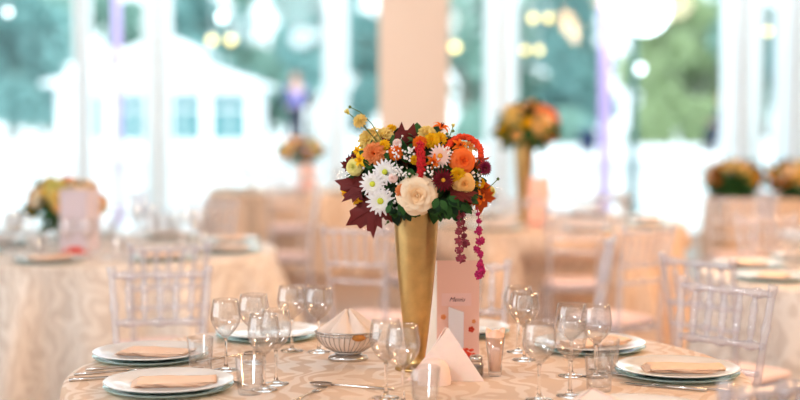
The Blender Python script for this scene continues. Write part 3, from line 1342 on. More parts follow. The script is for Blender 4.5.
setting1(169, 389, R(8), 'front left plate')
setting1(151, 358.5, R(-12), 'plate behind the front left one')
setting1(677, 375, R(-2), 'large right plate')
setting1(590, 349, R(35), 'plate behind the right wine glasses')
setting1(640, 419, R(15), 'plate cut off by the bottom edge', False)
setting1(268, 337, R(30), 'plate left of the bread basket', False)
setting1(458, 333, R(0), 'plate behind the menu card', False)


# cutlery
def make_fork():
    t = thing('fork', '', 'fork')
    b = MB()
    b.tube([(0, -.10, .003), (0, -.04, .0035), (0, .02, .004), (0, .045, .003)], [.004, .003, .0022, .003], 8)
    b.box((0, .052, .003), (.020, .018, .0018))
    b.build('handle', M_steel, t)
    for k in range(4):
        b = MB()
        xx = (k - 1.5) * .0058
        b.tube([(xx, .058, .003), (xx, .08, .0018), (xx, .10, .005)], [.0014, .0013, .0008], 6)
        b.build('tine', M_steel, t)
    return t


def make_knife():
    t = thing('knife', '', 'knife')
    b = MB()
    b.tube([(0, -.11, .004), (0, -.05, .0045), (0, -.01, .0045), (0, 0, .003)], [.005, .005, .004, .002], 8)
    b.build('handle', M_steel, t)
    b = MB()
    vs = []
    for z in (.002, .0035):
        vs += [(-.006, -.005, z), (.007, -.005, z), (.010, .06, z), (.008, .1, z), (-.004, .115, z), (-.006, .08, z)]
    fs = [(5, 4, 3, 2, 1, 0), (6, 7, 8, 9, 10, 11)] + [(i, (i + 1) % 6, (i + 1) % 6 + 6, i + 6) for i in range(6)]
    b.add(vs, fs, None, False)
    b.build('blade', M_steel, t)
    return t


def make_spoon():
    t = thing('spoon', '', 'spoon')
    b = MB()
    b.tube([(0, -.12, .003), (0, -.05, .004), (0, .02, .006), (0, .045, .005)], [.0042, .0032, .0024, .003], 8)
    b.build('handle', M_steel, t)
    b = MB()
    prof = [(0, 0), (.4, .02), (.75, .12), (1, .38), (.97, .42), (.72, .19), (.4, .1), (0, .08)]
    b.lathe([(r_ * .02, z * .02) for r_, z in prof], 24, Matrix.Translation((0, .072, .001)) @ Matrix.Diagonal((1, 1.55, 1, 1)))
    b.build('bowl', M_steel, t)
    return t


FK, KN, SP = Proto(make_fork), Proto(make_knife), Proto(make_spoon)
FK.put(on_table(122, 368), R(-62), 'fork between the two left plates at the table edge', 'fork')
KN.put(on_table(112, 379), R(-70), 'knife left of the front left plate', 'knife')
FK.put(on_table(112, 373), R(-66), 'outer fork nearest the left table edge', 'fork')
SP.put(on_table(232, 358), R(-50), 'spoon lying behind the lone left wine glass', 'spoon')
SP.put(on_table(222, 380), R(40), 'spoon beside the right rim of the front left plate', 'spoon')
SP.put(on_table(622, 377), R(50), 'spoon with bright bowl left of the large right plate', 'spoon')
KN.put(on_table(664, 388), R(62), 'knife in front of the large right plate', 'knife')
FK.put(on_table(690, 389), R(68), 'fork in front of the large right plate', 'fork')
FK.put(on_table(308, 396), R(-20), 'fork at the bottom edge right of the left wine glasses', 'fork')
SP.put(on_table(348, 388), R(75), 'spoon in the open cloth before the bread basket', 'spoon')

# ------------------------------------------------------------------ silver bread basket
bp = on_table(348, 360)
bk = thing('bread_basket', 'oval silver wire bread basket on a foot left of the gold vase', 'bread basket', bp, 0)
b = MB()
b.lathe([(0, 0), (.046, 0), (.050, .004), (.047, .012), (.030, .017), (.024, .022), (0, .022)], 40, None, False, 1.15, .85)
b.build('foot', M_silver, bk)
A_, B_ = .093, .066


def bowl(u, a):    # u 0..1 from foot to rim
    r_ = .30 + .70 * math.sin(u * PI / 2) ** .9
    return Vector((A_ * r_ * math.cos(a), B_ * r_ * math.sin(a), .021 + .061 * u ** 1.25))


b = MB()
for i in range(36):
    a = 2 * PI * i / 36
    b.tube([bowl(k / 7, a + .12 * k / 7) for k in range(8)], .0011, 6)
b.build('wire_body', M_silver, bk)
b = MB()
b.lathe([(0, .019), (.4, .0195), (.42, .023), (.4, .0245), (0, .0235)], 32, None, False, A_ , B_)
for v in b.v:
    pass
b.build('bowl_bottom', M_silver, bk)
b = MB()
b.tube([bowl(1, 2 * PI * i / 64) for i in range(64)], .0026, 8, closed=True)
b.tube([bowl(.88, 2 * PI * i / 64) for i in range(64)], .0012, 6, closed=True)
b.build('rim', M_silver, bk)
# linen lining and heaped napkin
b = MB()
nn = 72
rows, vs, fs = [], [], []
pr_ = [(.0, .140), (.10, .137), (.3, .124), (.6, .103), (.86, .086), (.95, .080), (.93, .066), (.80, .045), (.5, .028), (0, .026)]
for k, (rf, z) in enumerate(pr_):
    row = []
    if rf == 0:
        row = [len(vs)]
        vs.append((0, 0, z))
    else:
        for i in range(nn):
            a = 2 * PI * i / nn
            f_ = .085 * math.sin(6 * a + .6) + .03 * math.sin(11 * a)
            zz = z + (f_ * .10 if 0 < k < 5 else 0)
            row.append(len(vs))
            vs.append((A_ * rf * math.cos(a) * (1 + f_ * .4 * (k < 5)), B_ * rf * math.sin(a) * (1 + f_ * .4 * (k < 5)), zz))
    rows.append(row)
for Aa, B in zip(rows, rows[1:]):
    for i in range(nn):
        j = (i + 1) % nn
        if len(Aa) == 1:
            fs.append((Aa[0], B[i], B[j]))
        elif len(B) == 1:
            fs.append((Aa[i], B[0], Aa[j]))
        else:
            fs.append((Aa[i], B[i], B[j], Aa[j]))
b.add(vs, fs)
o = b.build('napkin', plain('ecru_linen', srgb(232, 212, 198), .85), None, bp)
tag(o, 'ecru napkin heaped in a pleated cone inside the silver bread basket', 'napkin')
b = MB()
b.ball((0, 0, 0), .013, 16, 10, (1.5, .9, .75))
o = b.build('bread_roll', M_bread, None, (bp[0] + .032, bp[1] - .060, bp[2] + .072))
tag(o, 'golden bread roll poking out of the napkin at the basket rim', 'bread roll')

# ------------------------------------------------------------------ standing napkin
q0 = on_table(446, 380)
nk = thing('napkin', 'blush napkin folded into a standing peak before the menu card', 'napkin', q0, R(4))
b = MB()
# outer sheet: half cone opening towards the camera, apex up
m, kk = 28, 12
H_ = .138


def sheet(r0, r1, a0, a1, th, apex, zz0=0.0, sq=.55):
    vs, fs = [], []
    for s_ in (0, 1):
        for k in range(kk + 1):
            u = k / kk
            for i in range(m + 1):
                a = R(a0 + (a1 - a0) * i / m)
                rr_ = (r0 * (1 - u) + r1 * u) * (1 - s_ * th)
                pl = 1 + .03 * math.sin(i * .9) * (1 - u)
                vs.append((apex[0] * u + rr_ * math.cos(a) * pl, apex[1] * u + rr_ * math.sin(a) * sq * pl, zz0 + (H_ - s_ * .0012) * u))
    o_ = (kk + 1) * (m + 1)
    for k in range(kk):
        for i in range(m):
            q = k * (m + 1) + i
            fs.append((q, q + 1, q + m + 2, q + m + 1))
            fs.append((q + o_, q + m + 1 + o_, q + m + 2 + o_, q + 1 + o_))
    for i in range(m):
        fs.append((i, i + o_, i + 1 + o_, i + 1))
    for k in range(kk):
        q = k * (m + 1)
        fs.append((q, q + m + 1, q + m + 1 + o_, q + o_))
        q += m
        fs.append((q, q + o_, q + m + 1 + o_, q + m + 1))
    return vs, fs


vs, fs = sheet(.088, .002, -25, 205, .02, (.0, .01), 0, .42)
b.add(vs, fs)
b.build('outer_fold', M_napkinw, nk)
b = MB()
b.add([(-.105, -.002, 0), (.098, -.030, 0), (.006, -.006, H_), (-.103, .002, 0), (.096, -.026, 0), (.006, -.003, H_)],
      [(0, 1, 2), (5, 4, 3), (0, 3, 4, 1), (1, 4, 5, 2), (2, 5, 3, 0)], None, False)
b.build('front_fold', M_napkinw, nk)
b = MB()
vs, fs, rows = [], [], []
for k in range(11):
    u = k / 10
    row = []
    for i in range(33):
        a = 2 * PI * i / 32
        rr_ = .047 * math.cos(u * PI / 2) ** .55 if k < 10 else 0.0005
        row.append(len(vs))
        vs.append((-.036 + rr_ * math.cos(a) * .92, -.056 + rr_ * .8 * math.sin(a) * (1 + .03 * math.sin(a * 5)), .066 * math.sin(u * PI / 2)))
    rows.append(row)
for Aa, B in zip(rows, rows[1:]):
    for i in range(32):
        fs.append((Aa[i], Aa[i + 1], B[i + 1], B[i]))
b.add(vs, fs)
b.build('rounded_fold', M_napkinw, nk)
# second peaked napkin at the bottom edge
q1 = on_table(600, 409)
b = MB()
H_ = .05
vs, fs = sheet(.11, .003, -30, 210, .02, (-.02, .02), 0, .5)
b.add(vs, fs)
b.add([(-.095, -.02, 0), (.1, -.02, 0), (-.02, .02, H_ - .002)], [(0, 1, 2)], None, False)
o = b.build('napkin', M_napkinw, None, (q1[0], q1[1] - .02, q1[2]))
tag(o, 'blush peaked napkin just rising above the bottom edge at the right', 'napkin')

# ------------------------------------------------------------------ menu card
c0 = on_table(458, 358)
mn = thing('menu_card', 'tall pink folded menu card standing right of the gold vase', 'menu card', c0, R(2))
hw, H_ = .0605, .28
b = MB()
b.box((0, 0, H_ / 2), (2 * hw, .0016, H_))
b.build('front_panel', M_card, mn)
b = MB()
a = R(105)
ux, uy = math.cos(a), math.sin(a)
mt = Matrix.Translation((-hw, .001, 0)) @ Matrix.Rotation(R(125), 4, 'Z')
b.box((.055, 0, H_ / 2 - .001), (.11, .0016, H_), mt)
b.build('back_panel', M_cardw, mn, None, 'ivory back panel')
b = MB()
b.box((-.005, -.0016, .168), (.085, .0012, .036))
b.build('title_label', M_cardlight, mn)
b = MB()
vs = []
for y in (-.004, -.0022):
    vs += [(-.028, y, .01), (.016, y, .01), (.016, y, .132), (-.028, y, .148)]
b.add(vs, [(0, 1, 2, 3), (7, 6, 5, 4), (0, 4, 5, 1), (1, 5, 6, 2), (2, 6, 7, 3), (3, 7, 4, 0)], None, False)
b.build('booklet', M_cardblue, mn, None, 'pearl white slip on the front')
cu = bpy.data.curves.new('title_text', 'FONT')
cu.body = 'Meniu'
cu.size = .018
cu.shear = .4
cu.extrude = .0003
cu.align_x = 'CENTER'
cu.align_y = 'CENTER'
cu.materials.append(M_ink)
oc = bpy.data.objects.new('title_curve', cu)
COL.objects.link(oc)
bpy.context.view_layer.update()
me = bpy.data.meshes.new_from_object(oc.evaluated_get(bpy.context.evaluated_depsgraph_get()))
bpy.data.objects.remove(oc)
o = bpy.data.objects.new('title_text', me)
COL.objects.link(o)
o.parent = mn
o.location = (-.004, -.0026, .168)
o.rotation_euler = (PI / 2, 0, 0)


def print_flower(nm, x, z, r_, mat, y=-.0014):
    b = MB()
    for k in range(5):
        a = 2 * PI * k / 5
        b.lathe([(0, .0002), (r_ * .5, .0002), (r_ * .5, 0)], 12, Matrix.Translation((x + math.cos(a) * r_ * .55, y, z + math.sin(a) * r_ * .55)) @ Matrix.Rotation(PI / 2, 4, 'X'))
    b.build(nm, mat, mn)


print_flower('printed_flower', -.042, .118, .008, M_orprint)
print_flower('printed_flower', .038, .082, .009, M_redflower)
print_flower('printed_flower', .045, .105, .006, M_orprint)
print_flower('printed_flower', -.045, .07, .006, M_orprint)
# little red flowers leaning at the foot of the card
b = MB()
for k in range(16):
    a = k * 2.4
    rr_ = .004 + .0009 * k
    b.ball((math.cos(a) * rr_, math.sin(a) * rr_ * .6, .034 + .012 * math.sin(k * 1.7)), .006, 8, 6, (1, 1, .6))
b.tube([(0, 0, 0), (.002, 0, .02), (0, 0, .036)], .0015, 6)
o = b.build('flower_sprig', M_redflower, None, on_table(468, 366))
tag(o, 'small sprig of red blooms at the foot of the menu card', 'flowers')

# pepper shaker and toothpick glass
pp = on_table(476, 377)
pe = thing('pepper_shaker', 'small glass pepper shaker beside the standing napkin', 'pepper shaker', pp)
lathe_obj('jar', [(0, 0), (.018, 0), (.0205, .004), (.0205, .034), (.016, .042), (.0145, .042), (.0185, .034), (.0185, .006), (.0165, .003), (0, .003)], M_thin, 32, pe)
lathe_obj('pepper', [(0, .0035), (.0160, .0035), (.0178, .007), (.0178, .030), (0, .032)], M_pepper, 24, pe, None, 'dark ground pepper')
lathe_obj('cap', [(0, .043), (.016, .043), (.0175, .046), (.0165, .054), (.009, .059), (0, .060)], M_steel, 32, pe, None, 'steel cap')
tp = on_table(495, 376)
tg = thing('napkin_glass', 'flared glass holding rolled peach paper napkins behind the pepper shaker', 'glass', tp)
lathe_obj('glass_body', [(0, 0), (.016, 0), (.018, .003), (.0205, .05), (.0262, .105), (.0252, .105), (.0190, .05), (.0165, .012), (0, .010)], M_thin, 36, tg)
b = MB()
vs, fs, rows = [], [], []
for k, (r_, z) in enumerate([(0, .014), (.0145, .014), (.0165, .05), (.0215, .09), (.026, .122), (.018, .118), (.006, .10), (0, .095)]):
    row = []
    for i in range(36):
        a = 2 * PI * i / 36
        f_ = 1 + (.05 * math.sin(6 * a) if k > 1 else 0)
        row.append(len(vs))
        vs.append((r_ * math.cos(a) * f_, r_ * math.sin(a) * f_, z + (.006 * math.sin(3 * a) if k in (4, 5) else 0)))
    rows.append(row)
for Aa, B in zip(rows, rows[1:]):
    for i in range(36):
        fs.append((Aa[i], Aa[(i + 1) % 36], B[(i + 1) % 36], B[i]))
b.add(vs, fs)
o = b.build('paper_napkin', plain('peach_paper', srgb(250, 206, 180), .85), None, tp)
tag(o, 'peach paper napkins rolled inside the flared glass', 'napkin')

# ------------------------------------------------------------------ gold vase
VX, VY = PY(416, 372, 3.67).x, P(416, 369, TT).y


def vase_prof(H, r_top, r_low, foot):
    out = [(0, 0), (foot, 0), (foot, .005), (foot * .96, .008), (foot * .55, .014), (r_low * 1.0, .024), (r_low * .96, .04)]
    for k in range(1, 13):
        u = k / 12
        out.append((r_low + (r_top - r_low) * (1 - (1 - u) ** 1.45), .04 + (H - .04) * u))
    out.append((r_top + .002, H + .002))
    inn = [(r_ - .003, z) for r_, z in out[7:]][::-1]
    return out + inn[1:] + [(0, .06)]


VH = .45
vs_ = lathe_obj('gold_vase', vase_prof(VH, .062, .027, .058), M_gold, 64, None, (VX, VY, TT + .0005))
tag(vs_, 'tall flared gold vase carrying the large sharp bouquet on the nearest table', 'vase')
lathe_far = lathe_obj('gold_vase', vase_prof(.56, .068, .03, .065), M_gold, 48, None, (PY(524, 200, T4[1] - .05).x, T4[1] - .05, TT + .0005))
tag(lathe_far, 'blurred slim gold vase on the table across the room', 'vase')


# ------------------------------------------------------------------ flower meshes (unit radius, facing +Z)
def petal_grid(b, L, W, cup, lift, rot, base=0, nu=5, nv=4, tipw=.5, curl=0, z0=0, ruff=0, seed=0, endw=0):
    """petal from centre outward; cup = edges up, lift = angle above the plane, curl = tip backwards"""
    vs, fs = [], []
    for i in range(nu + 1):
        u = i / nu
        if endw:
            wv = W * (.30 + .70 * math.sin(PI * min(u * .62, .5)))
        else:
            wv = W * (math.sin(PI * (.12 + .88 * u) ** tipw) ** .6 if u < 1 else .25)
        ang = lift - curl * u * u
        r_ = base + L * u * math.cos(ang)
        z = z0 + L * u * math.sin(ang)
        for j in range(nv + 1):
            v = j / nv * 2 - 1
            x = v * wv
            zz = z + cup * v * v * W + (ruff * math.sin(j * 2.4 + seed + i) if u > .5 else 0)
            vs.append((r_ - endw * L * v * v * u * u * max(.25, math.cos(ang)), x, zz - endw * .8 * L * v * v * u * u * math.sin(max(0, ang))))
    for i in range(nu):
        for j in range(nv):
            q = i * (nv + 1) + j
            fs.append((q, q + nv + 1, q + nv + 2, q + 1))
    b.add(vs, fs, Matrix.Rotation(rot, 4, 'Z'))


FM = {}


def link_flower(kind, mats, parent):
    """first use builds the meshes, later ones share them"""
    key = kind + mats[0].name
    if key not in FM:
        b = MB()
        rr = random.Random(len(FM) + 3)
        cen = None
        if kind == 'daisy':
            for k in range(17):
                petal_grid(b, .82 + .08 * rr.random(), .15, .1, .10 + .1 * rr.random(), 2 * PI * k / 17 + .05 * rr.random(), .16, 4, 2, .55, .25)
            for k in range(13):
                petal_grid(b, .66, .13, .1, .32, 2 * PI * k / 13 + .1, .14, 4, 2, .55, .3, .03)
            cen = MB()
            cen.ball((0, 0, .06), .22, 14, 10, (1, 1, .55))
        elif kind == 'mum':
            for ring, (n_, L, li) in enumerate(((20, .9, .05), (18, .8, .3), (14, .62, .6), (10, .45, .9))):
                for k in range(n_):
                    petal_grid(b, L, .085, .3, li, 2 * PI * k / n_ + ring * .3, .08, 4, 2, .6, .2, .02 * ring)
            cen = MB()
            cen.ball((0, 0, .16), .17, 12, 8, (1, 1, .6))
        elif kind == 'rose':
            for ring, (n_, L, W, li, cu) in enumerate(((6, .95, .50, .10, .75), (5, .92, .50, .40, .85), (5, .86, .46, .68, .8), (5, .80, .38, .92, .7), (5, .74, .30, 1.08, .55), (4, .68, .24, 1.22, .4), (4, .66, .17, 1.36, .3), (3, .64, .13, 1.47, .15))):
                for k in range(n_):
                    petal_grid(b, L, W, .36, li + .16 * rr.random(), 2 * PI * k / n_ + ring * .62 + .2 * rr.random(), max(.02, .12 - .022 * ring), 6, 8, .8, cu, -.05, .008, rr.random() * 6, .32)
            b.ball((0, 0, .30), .10, 8, 6, (1, 1, 2.4))
        elif kind == 'carnation':
            for ring, (n_, L, li) in enumerate(((12, .85, .05), (12, .85, .35), (10, .78, .65), (9, .7, .95), (7, .62, 1.2), (5, .55, 1.4))):
                for k in range(n_):
                    petal_grid(b, L, .24, .2, li + .15 * rr.random(), 2 * PI * k / n_ + ring * .37, .05, 4, 5, .9, .35, 0, .07, rr.random() * 6)
        elif kind == 'lily':
            for k in range(6):
                petal_grid(b, .98 if k % 2 else .9, .22, .25, .75, 2 * PI * k / 6 + .1, .06, 6, 4, .7, .9)
            cen = MB()
            for k in range(5):
                a = k * 1.26
                cen.tube([(0, 0, .1), (math.cos(a) * .15, math.sin(a) * .15, .6)], [.02, .035], 5)
        elif kind == 'bud':
            for k in range(5):
                petal_grid(b, .95, .36, .5, 1.15, 2 * PI * k / 5, .12, 5, 4, .75, .1)
            b.ball((0, 0, .1), .3, 10, 8)
        om = b.build(kind, mats[0], parent)
        FM[key] = (om.data, None)
        if cen:
            oc = cen.build('flower_heart', mats[1], om)
            FM[key] = (om.data, oc.data)
        return om
    d, dc = FM[key]
    om = bpy.data.objects.new(kind, d)
    COL.objects.link(om)
    om.parent = parent
    if dc:
        oc = bpy.data.objects.new('flower_heart', dc)
        COL.objects.link(oc)
        oc.parent = om
    return om


FN = {'daisy': 'daisy', 'mum': 'chrysanthemum', 'rose': 'rose', 'carnation': 'carnation', 'lily': 'alstroemeria', 'bud': 'lisianthus_bud'}


def flower(kind, mats, parent, rel, nrm, rad, spin=None, label=None):
    o = link_flower(kind, mats, parent)
    o.name = FN[kind]
    q = Vector((0, 0, 1)).rotation_difference(Vector(nrm).normalized())
    q = q @ Quaternion((0, 0, 1), rnd.random() * 6 if spin is None else spin)
    o.rotation_mode = 'QUATERNION'
    o.rotation_quaternion = q
    o.location = rel
    o.scale = (rad, rad, rad)
    if label:
        o['label'] = label
    return o


def maple(b, mt, bend=.25, seed=0):
    """lobed leaf, base at origin, tip +Y, unit length, with raised midribs"""
    pts = [(0, 0), (.10, .10), (.34, .02), (.30, .14), (.56, .22), (.42, .30), (.66, .52), (.46, .50), (.40, .58), (.26, .50), (.26, .72), (.13, .74), (0, 1.0)]
    full = pts + [(-x, y) for x, y in pts[-2:0:-1]]
    vs = [(0, .38, 0)]
    for x, y in full:
        vs.append((x, y, -bend * (x * x * 1.4 + (y - .4) ** 2) + .05 * math.sin(7 * x + seed)))
    n_ = len(full)
    fs = [(0, 1 + i, 1 + (i + 1) % n_) for i in range(n_)]
    b.add(vs, fs, mt)
    for tx, ty in ((0, .95), (.6, .5), (-.6, .5), (.5, .2), (-.5, .2)):
        v1 = mt @ Vector((0, .02, .0))
        v2 = mt @ Vector((tx * .5, .02 + (ty) * .5, .004))
        v3 = mt @ Vector((tx * .95, ty * .95, -bend * (tx * tx * 1.2 + (ty - .4) ** 2) + .004))
        s = (mt @ Vector((0, 1, 0)) - mt @ Vector((0, 0, 0))).length
        b.tube([v1, v2, v3], [.012 * s, .009 * s, .003 * s], 5)


def ovate(b, mt, wd_=.32, bend=.3):
    vs, fs = [], []
    n_ = 6
    for i in range(n_ + 1):
        u = i / n_
        ww = wd_ * math.sin(PI * min(1, (u * .97 + .02))) ** .8
        for j in (-1, 0, 1):
            vs.append((j * ww, u, -bend * u * u + .12 * abs(j) * ww))
    for i in range(n_):
        for j in range(2):
            q = i * 3 + j
            fs.append((q, q + 1, q + 4, q + 3))
    b.add(vs, fs, mt)


def frame_to(p, d, nrm, s):
    """matrix: +Y along d, +Z near nrm, scaled"""
    y = Vector(d).normalized()
    z = Vector(nrm)
    z = (z - y * z.dot(y)).normalized()
    x = y.cross(z)
    m = Matrix((x, y, z)).transposed().to_4x4()
    return Matrix.Translation(p) @ m @ Matrix.Scale(s, 4)


# ------------------------------------------------------------------ main bouquet
BC = PY(416, 176, 3.67)
bq = thing('bouquet', 'large sharp autumn bouquet in the gold vase on the nearest table', 'bouquet', BC)
PXM = F / 3.67
RX, RZ, RYD = .20, .135, .155


def dome(px, py, extra=0):
    dx, dz = (px - 416) / PXM, (176 - py) / PXM
    q = 1 - (dx / RX) ** 2 - (dz / RZ) ** 2
    fw = RYD * math.sqrt(q) if q > 0 else -.02
    fw += extra
    p = PY(px, py, 3.67 - fw)
    rel = p - BC
    nr = Vector((dx / RX, -(max(fw, 0) / RYD + .25), dz / RZ * .9))
    return rel, nr, fw


LIST = [
    ('rose', (M_cream,), 417, 195, 19.5, .02, 'large cream rose', .8),
    ('daisy', (M_whitep, M_cengreen), 372.5, 184, 11.5, .02, 'white daisy with green heart', .6),
    ('daisy', (M_whitep, M_cengreen), 385, 172, 11.5, .0, 'white daisy with green heart', .5),
    ('daisy', (M_whitep, M_cengreen), 380.5, 201, 13, .03, 'white daisy with green heart', .6),
    ('daisy', (M_pinkp, M_cenyel), 440, 156, 10.5, .0, 'blush pink daisy', .5),
    ('carnation', (M_peachp,), 374.5, 154, 12, .0, 'peach ranunculus like bloom', .6),
    ('carnation', (M_palep,), 369, 140, 12, -.02, 'pale yellow carnation', .4),
    ('carnation', (M_palep,), 384, 136, 10, -.04, 'pale yellow carnation', .3),
    ('carnation', (M_yelp,), 391, 129, 6, -.03, 'bright yellow bloom', .3),
    ('carnation', (M_yelp,), 384.5, 145, 6, .0, 'bright yellow bloom', .3),
    ('rose', (M_lemon,), 354, 167, 8.5, .0, 'lemon green rose', .5),
    ('lily', (M_yelp, M_cenyel), 361, 160, 8, .0, None, .3),
    ('lily', (M_yelp, M_cenyel), 358, 151, 6.5, -.02, None, .3),
    ('carnation', (M_orp,), 395.5, 153, 7.5, .0, 'orange bloom', .5),
    ('carnation', (M_orp,), 420, 143, 7.5, -.01, 'orange bloom over the crimson plume', .4),
    ('carnation', (M_palep,), 427, 134, 9.5, -.03, 'pale yellow carnation', .3),
    ('carnation', (M_yelp,), 432, 141, 8.5, -.01, 'bright yellow bloom', .4),
    ('carnation', (M_yelp,), 440, 139, 7.5, -.02, 'bright yellow bloom', .4),
    ('lily', (M_orp, M_burg), 441, 128, 9, -.04, 'orange alstroemeria at the top', .2),
    ('lily', (M_orp, M_cenyel), 433, 162, 7.5, .0, None, .5),
    ('carnation', (M_yelp,), 415, 160, 5, .0, 'small yellow bloom', .4),
    ('rose', (M_coral,), 463, 161, 12.5, .01, 'coral orange rose', .6),
    ('lily', (M_apricot, M_orp), 468, 147, 10, -.01, 'apricot alstroemeria', .3),
    ('lily', (M_orp, M_cenyel), 459, 146, 8, -.01, None, .3),
    ('mum', (M_burg, M_cenyel), 443, 180, 12, .02, 'burgundy chrysanthemum with orange heart', .6),
    ('mum', (M_purp, M_burg), 485, 168, 9.5, .04, 'purple chrysanthemum', .2),
    ('mum', (M_burg, M_burg), 353, 158, 6, -.02, None, .2),
    ('carnation', (M_yelp,), 458, 175, 8, .01, 'bright yellow bloom', .5),
    ('rose', (M_apricot,), 464, 184, 11.5, .015, 'apricot rose', .5),
    ('carnation', (M_yelp,), 480, 183, 5.5, .0, 'small yellow bloom', .3),
    ('carnation', (M_orp,), 484, 190, 8, .0, 'orange bloom', .3),
    ('rose', (M_lemon,), 491, 192, 6, .0, 'lemon green rose', .3),
    ('lily', (M_orp, M_cenyel), 479, 198, 7.5, .02, None, .4),
    ('lily', (M_yelp, M_orp), 346.5, 193, 8, .02, 'yellow orange alstroemeria on the maroon leaf', .3),
    ('lily', (M_yelp, M_orp), 357, 200, 6, .03, 'yellow orange alstroemeria on the maroon leaf', .4),
    ('carnation', (M_peachp,), 402, 191, 7, .02, 'peach bloom', .5),
    ('rose', (M_pinkp,), 393, 178, 4.5, .01, None, .4),
    ('rose', (M_pinkp,), 397, 143, 4.5, -.01, None, .4),
    ('lily', (M_palep, M_cenyel), 374, 132, 7, -.04, None, .3),
]
for kind, mats, px, py, rpx, ex, lb, cf in LIST:
    rel, nr, fw = dome(px, py, ex)
    nr = nr.normalized().lerp(Vector((0, -1, .08)), cf)
    flower(kind, mats, bq, rel, nr, rpx * (1.12 if kind != 'mum' else 1.0) / PXM, None, lb)
# back of the bouquet, for other views
pal = [('rose', (M_cream,), 13), ('carnation', (M_yelp,), 8), ('carnation', (M_orp,), 9), ('daisy', (M_whitep, M_cengreen), 11), ('mum', (M_burg, M_cenyel), 10), ('rose', (M_coral,), 10), ('carnation', (M_palep,), 9)]
for k in range(26):
    a = k * 2.399
    zz = -.35 + 1.25 * (k / 25)
    zz = min(zz, .86)
    rr_ = math.sqrt(1 - zz * zz * .95)
    d = Vector((math.cos(a) * rr_, abs(math.sin(a)) * rr_ + .12, zz))
    kind, mats, rp = pal[k % len(pal)]
    flower(kind, mats, bq, Vector((d.x * (RX - .035), d.y * RYD * .95, d.z * (RZ - .03))), d, rp / PXM)

# foliage body: many dark green leaves forming the heart of the bouquet
for grp in range(2):
    b = MB()
    rr = random.Random(20 + grp)
    for k in range(330):
        d = Vector((rr.gauss(0, 1), rr.gauss(0, 1), rr.gauss(0, .9)))
        d.normalize()
        if d.z < -.2:
            d.z *= .7
        q = .45 + .38 * rr.random()
        p = Vector((d.x * RX * q, d.y * RYD * q, d.z * RZ * q - .005))
        dd = d + Vector((rr.gauss(0, .5), rr.gauss(0, .5), rr.gauss(0, .5)))
        ovate(b, frame_to(p, dd, d + Vector((0, -.3, .3)), .042 + .02 * rr.random()), .3)
    b.build('foliage', (M_leafd, M_leafg)[grp], bq)
# leaves drooping over the rim
rr = random.Random(5)
b = MB()
b2 = MB()
for px, py, dx, dy, s in ((402, 207, -.3, -1, 13), (408, 213, .1, -1, 13), (396, 212, -.7, -.8, 11), (413, 212, .3, -.8, 10), (437, 207, .2, -1, 14), (446, 208, .5, -1, 15), (452, 211, .3, -1, 13),
                          (457, 205, .8, -.7, 15), (462, 208, .9, -.8, 13), (442, 213, -.2, -1, 12), (430, 209, 0, -1, 12), (389, 205, -.6, -1, 12), (448, 200, 1, -.3, 16), (470, 200, 1, -.5, 12), (455, 216, .8, -.6, 12), (450, 203, .7, -.8, 14), (440, 203, .4, -.8, 16), (462, 198, .8, -.4, 14), (425, 207, .1, -1, 10)):
    for t_ in range(5):
        rel, nr, fw = dome(px + rr.uniform(-3, 3), py + rr.uniform(-4, 2), rr.uniform(.0, .05))
        ovate((b, b2)[t_ % 2], frame_to(rel + Vector((0, 0, .004)), Vector((dx + rr.gauss(0, .3), -.3, dy + rr.gauss(0, .3))), Vector((rr.gauss(0, .4), -1, .6)), s * .68 / PXM), .34)
b.build('rim_leaves', M_leafg, bq)
b2.build('rim_leaves', M_leafd, bq)
# stems going down into the vase
b = MB()
for k in range(12):
    a = k * .52
    b.tube([(math.cos(a) * .07, math.sin(a) * .06, -.03), (math.cos(a) * .035, math.sin(a) * .035, -.10), (math.cos(a + 2) * .012, math.sin(a + 2) * .012, -.30)], .003, 6)
for v in b.v:
    v += Vector((VX - BC.x, VY - BC.y, 0))
b.build('stems', M_stem, bq)

# maple leaves: base px -> tip px
LV = [
    (380, 204, 345, 225, M_maple, .03, (0, -1, .3), .72, 'large maroon maple leaf'),
    (366, 190, 335, 180, M_maple, .02, (0, -1, .5), .62, 'maroon maple leaf pointing left'),
    (405, 165, 414, 124, M_maple, -.05, (.2, -1, .1), .8, 'maroon maple leaf at the top'),
    (402, 158, 400, 122, M_maple, -.06, (-.6, -1, .1), .55, 'narrow maroon maple leaf at the top'),
    (450, 193, 478, 190, M_maple, .03, (0, -.5, 1), .9, 'maroon maple leaf below the apricot rose'),
    (481, 190, 482, 215, M_mapleo, .01, (.2, -1, .1), .75, 'russet orange maple leaf'),
    (468, 166, 492, 154, M_mapleo, -.06, (0, -.7, .8), .4, 'russet leaf pointing right'),
    (384, 200, 368, 224, M_maple, .025, (0, -1, .2), .7, 'maroon leaf under the daisies'),
    (350, 172, 349, 154, M_maple, -.04, (.5, -1, 0), .5, 'maroon leaf at the left edge'),
    (455, 200, 462, 222, M_maple, -.0, (0, -1, .0), .6, 'maroon leaf at the rim'),
]
for i, (x0, y0, x1, y1, mat, ex, nr, wsc, lb) in enumerate(LV):
    r0, _, f0 = dome(x0, y0, ex)
    r1, _, f1 = dome(x1, y1, ex)
    r1 = PY(x1, y1, 3.67 - max(f0 * .5 + f1 * .5, f0 - .06)) - BC
    L = (r1 - r0).length * 1.05
    b = MB()
    mt = frame_to(r0, r1 - r0, nr, L) @ Matrix.Diagonal((wsc * 1.1, 1, 1, 1))
    maple(b, mt, .22, i)
    b.build('maple_leaf', mat, bq, None, lb)


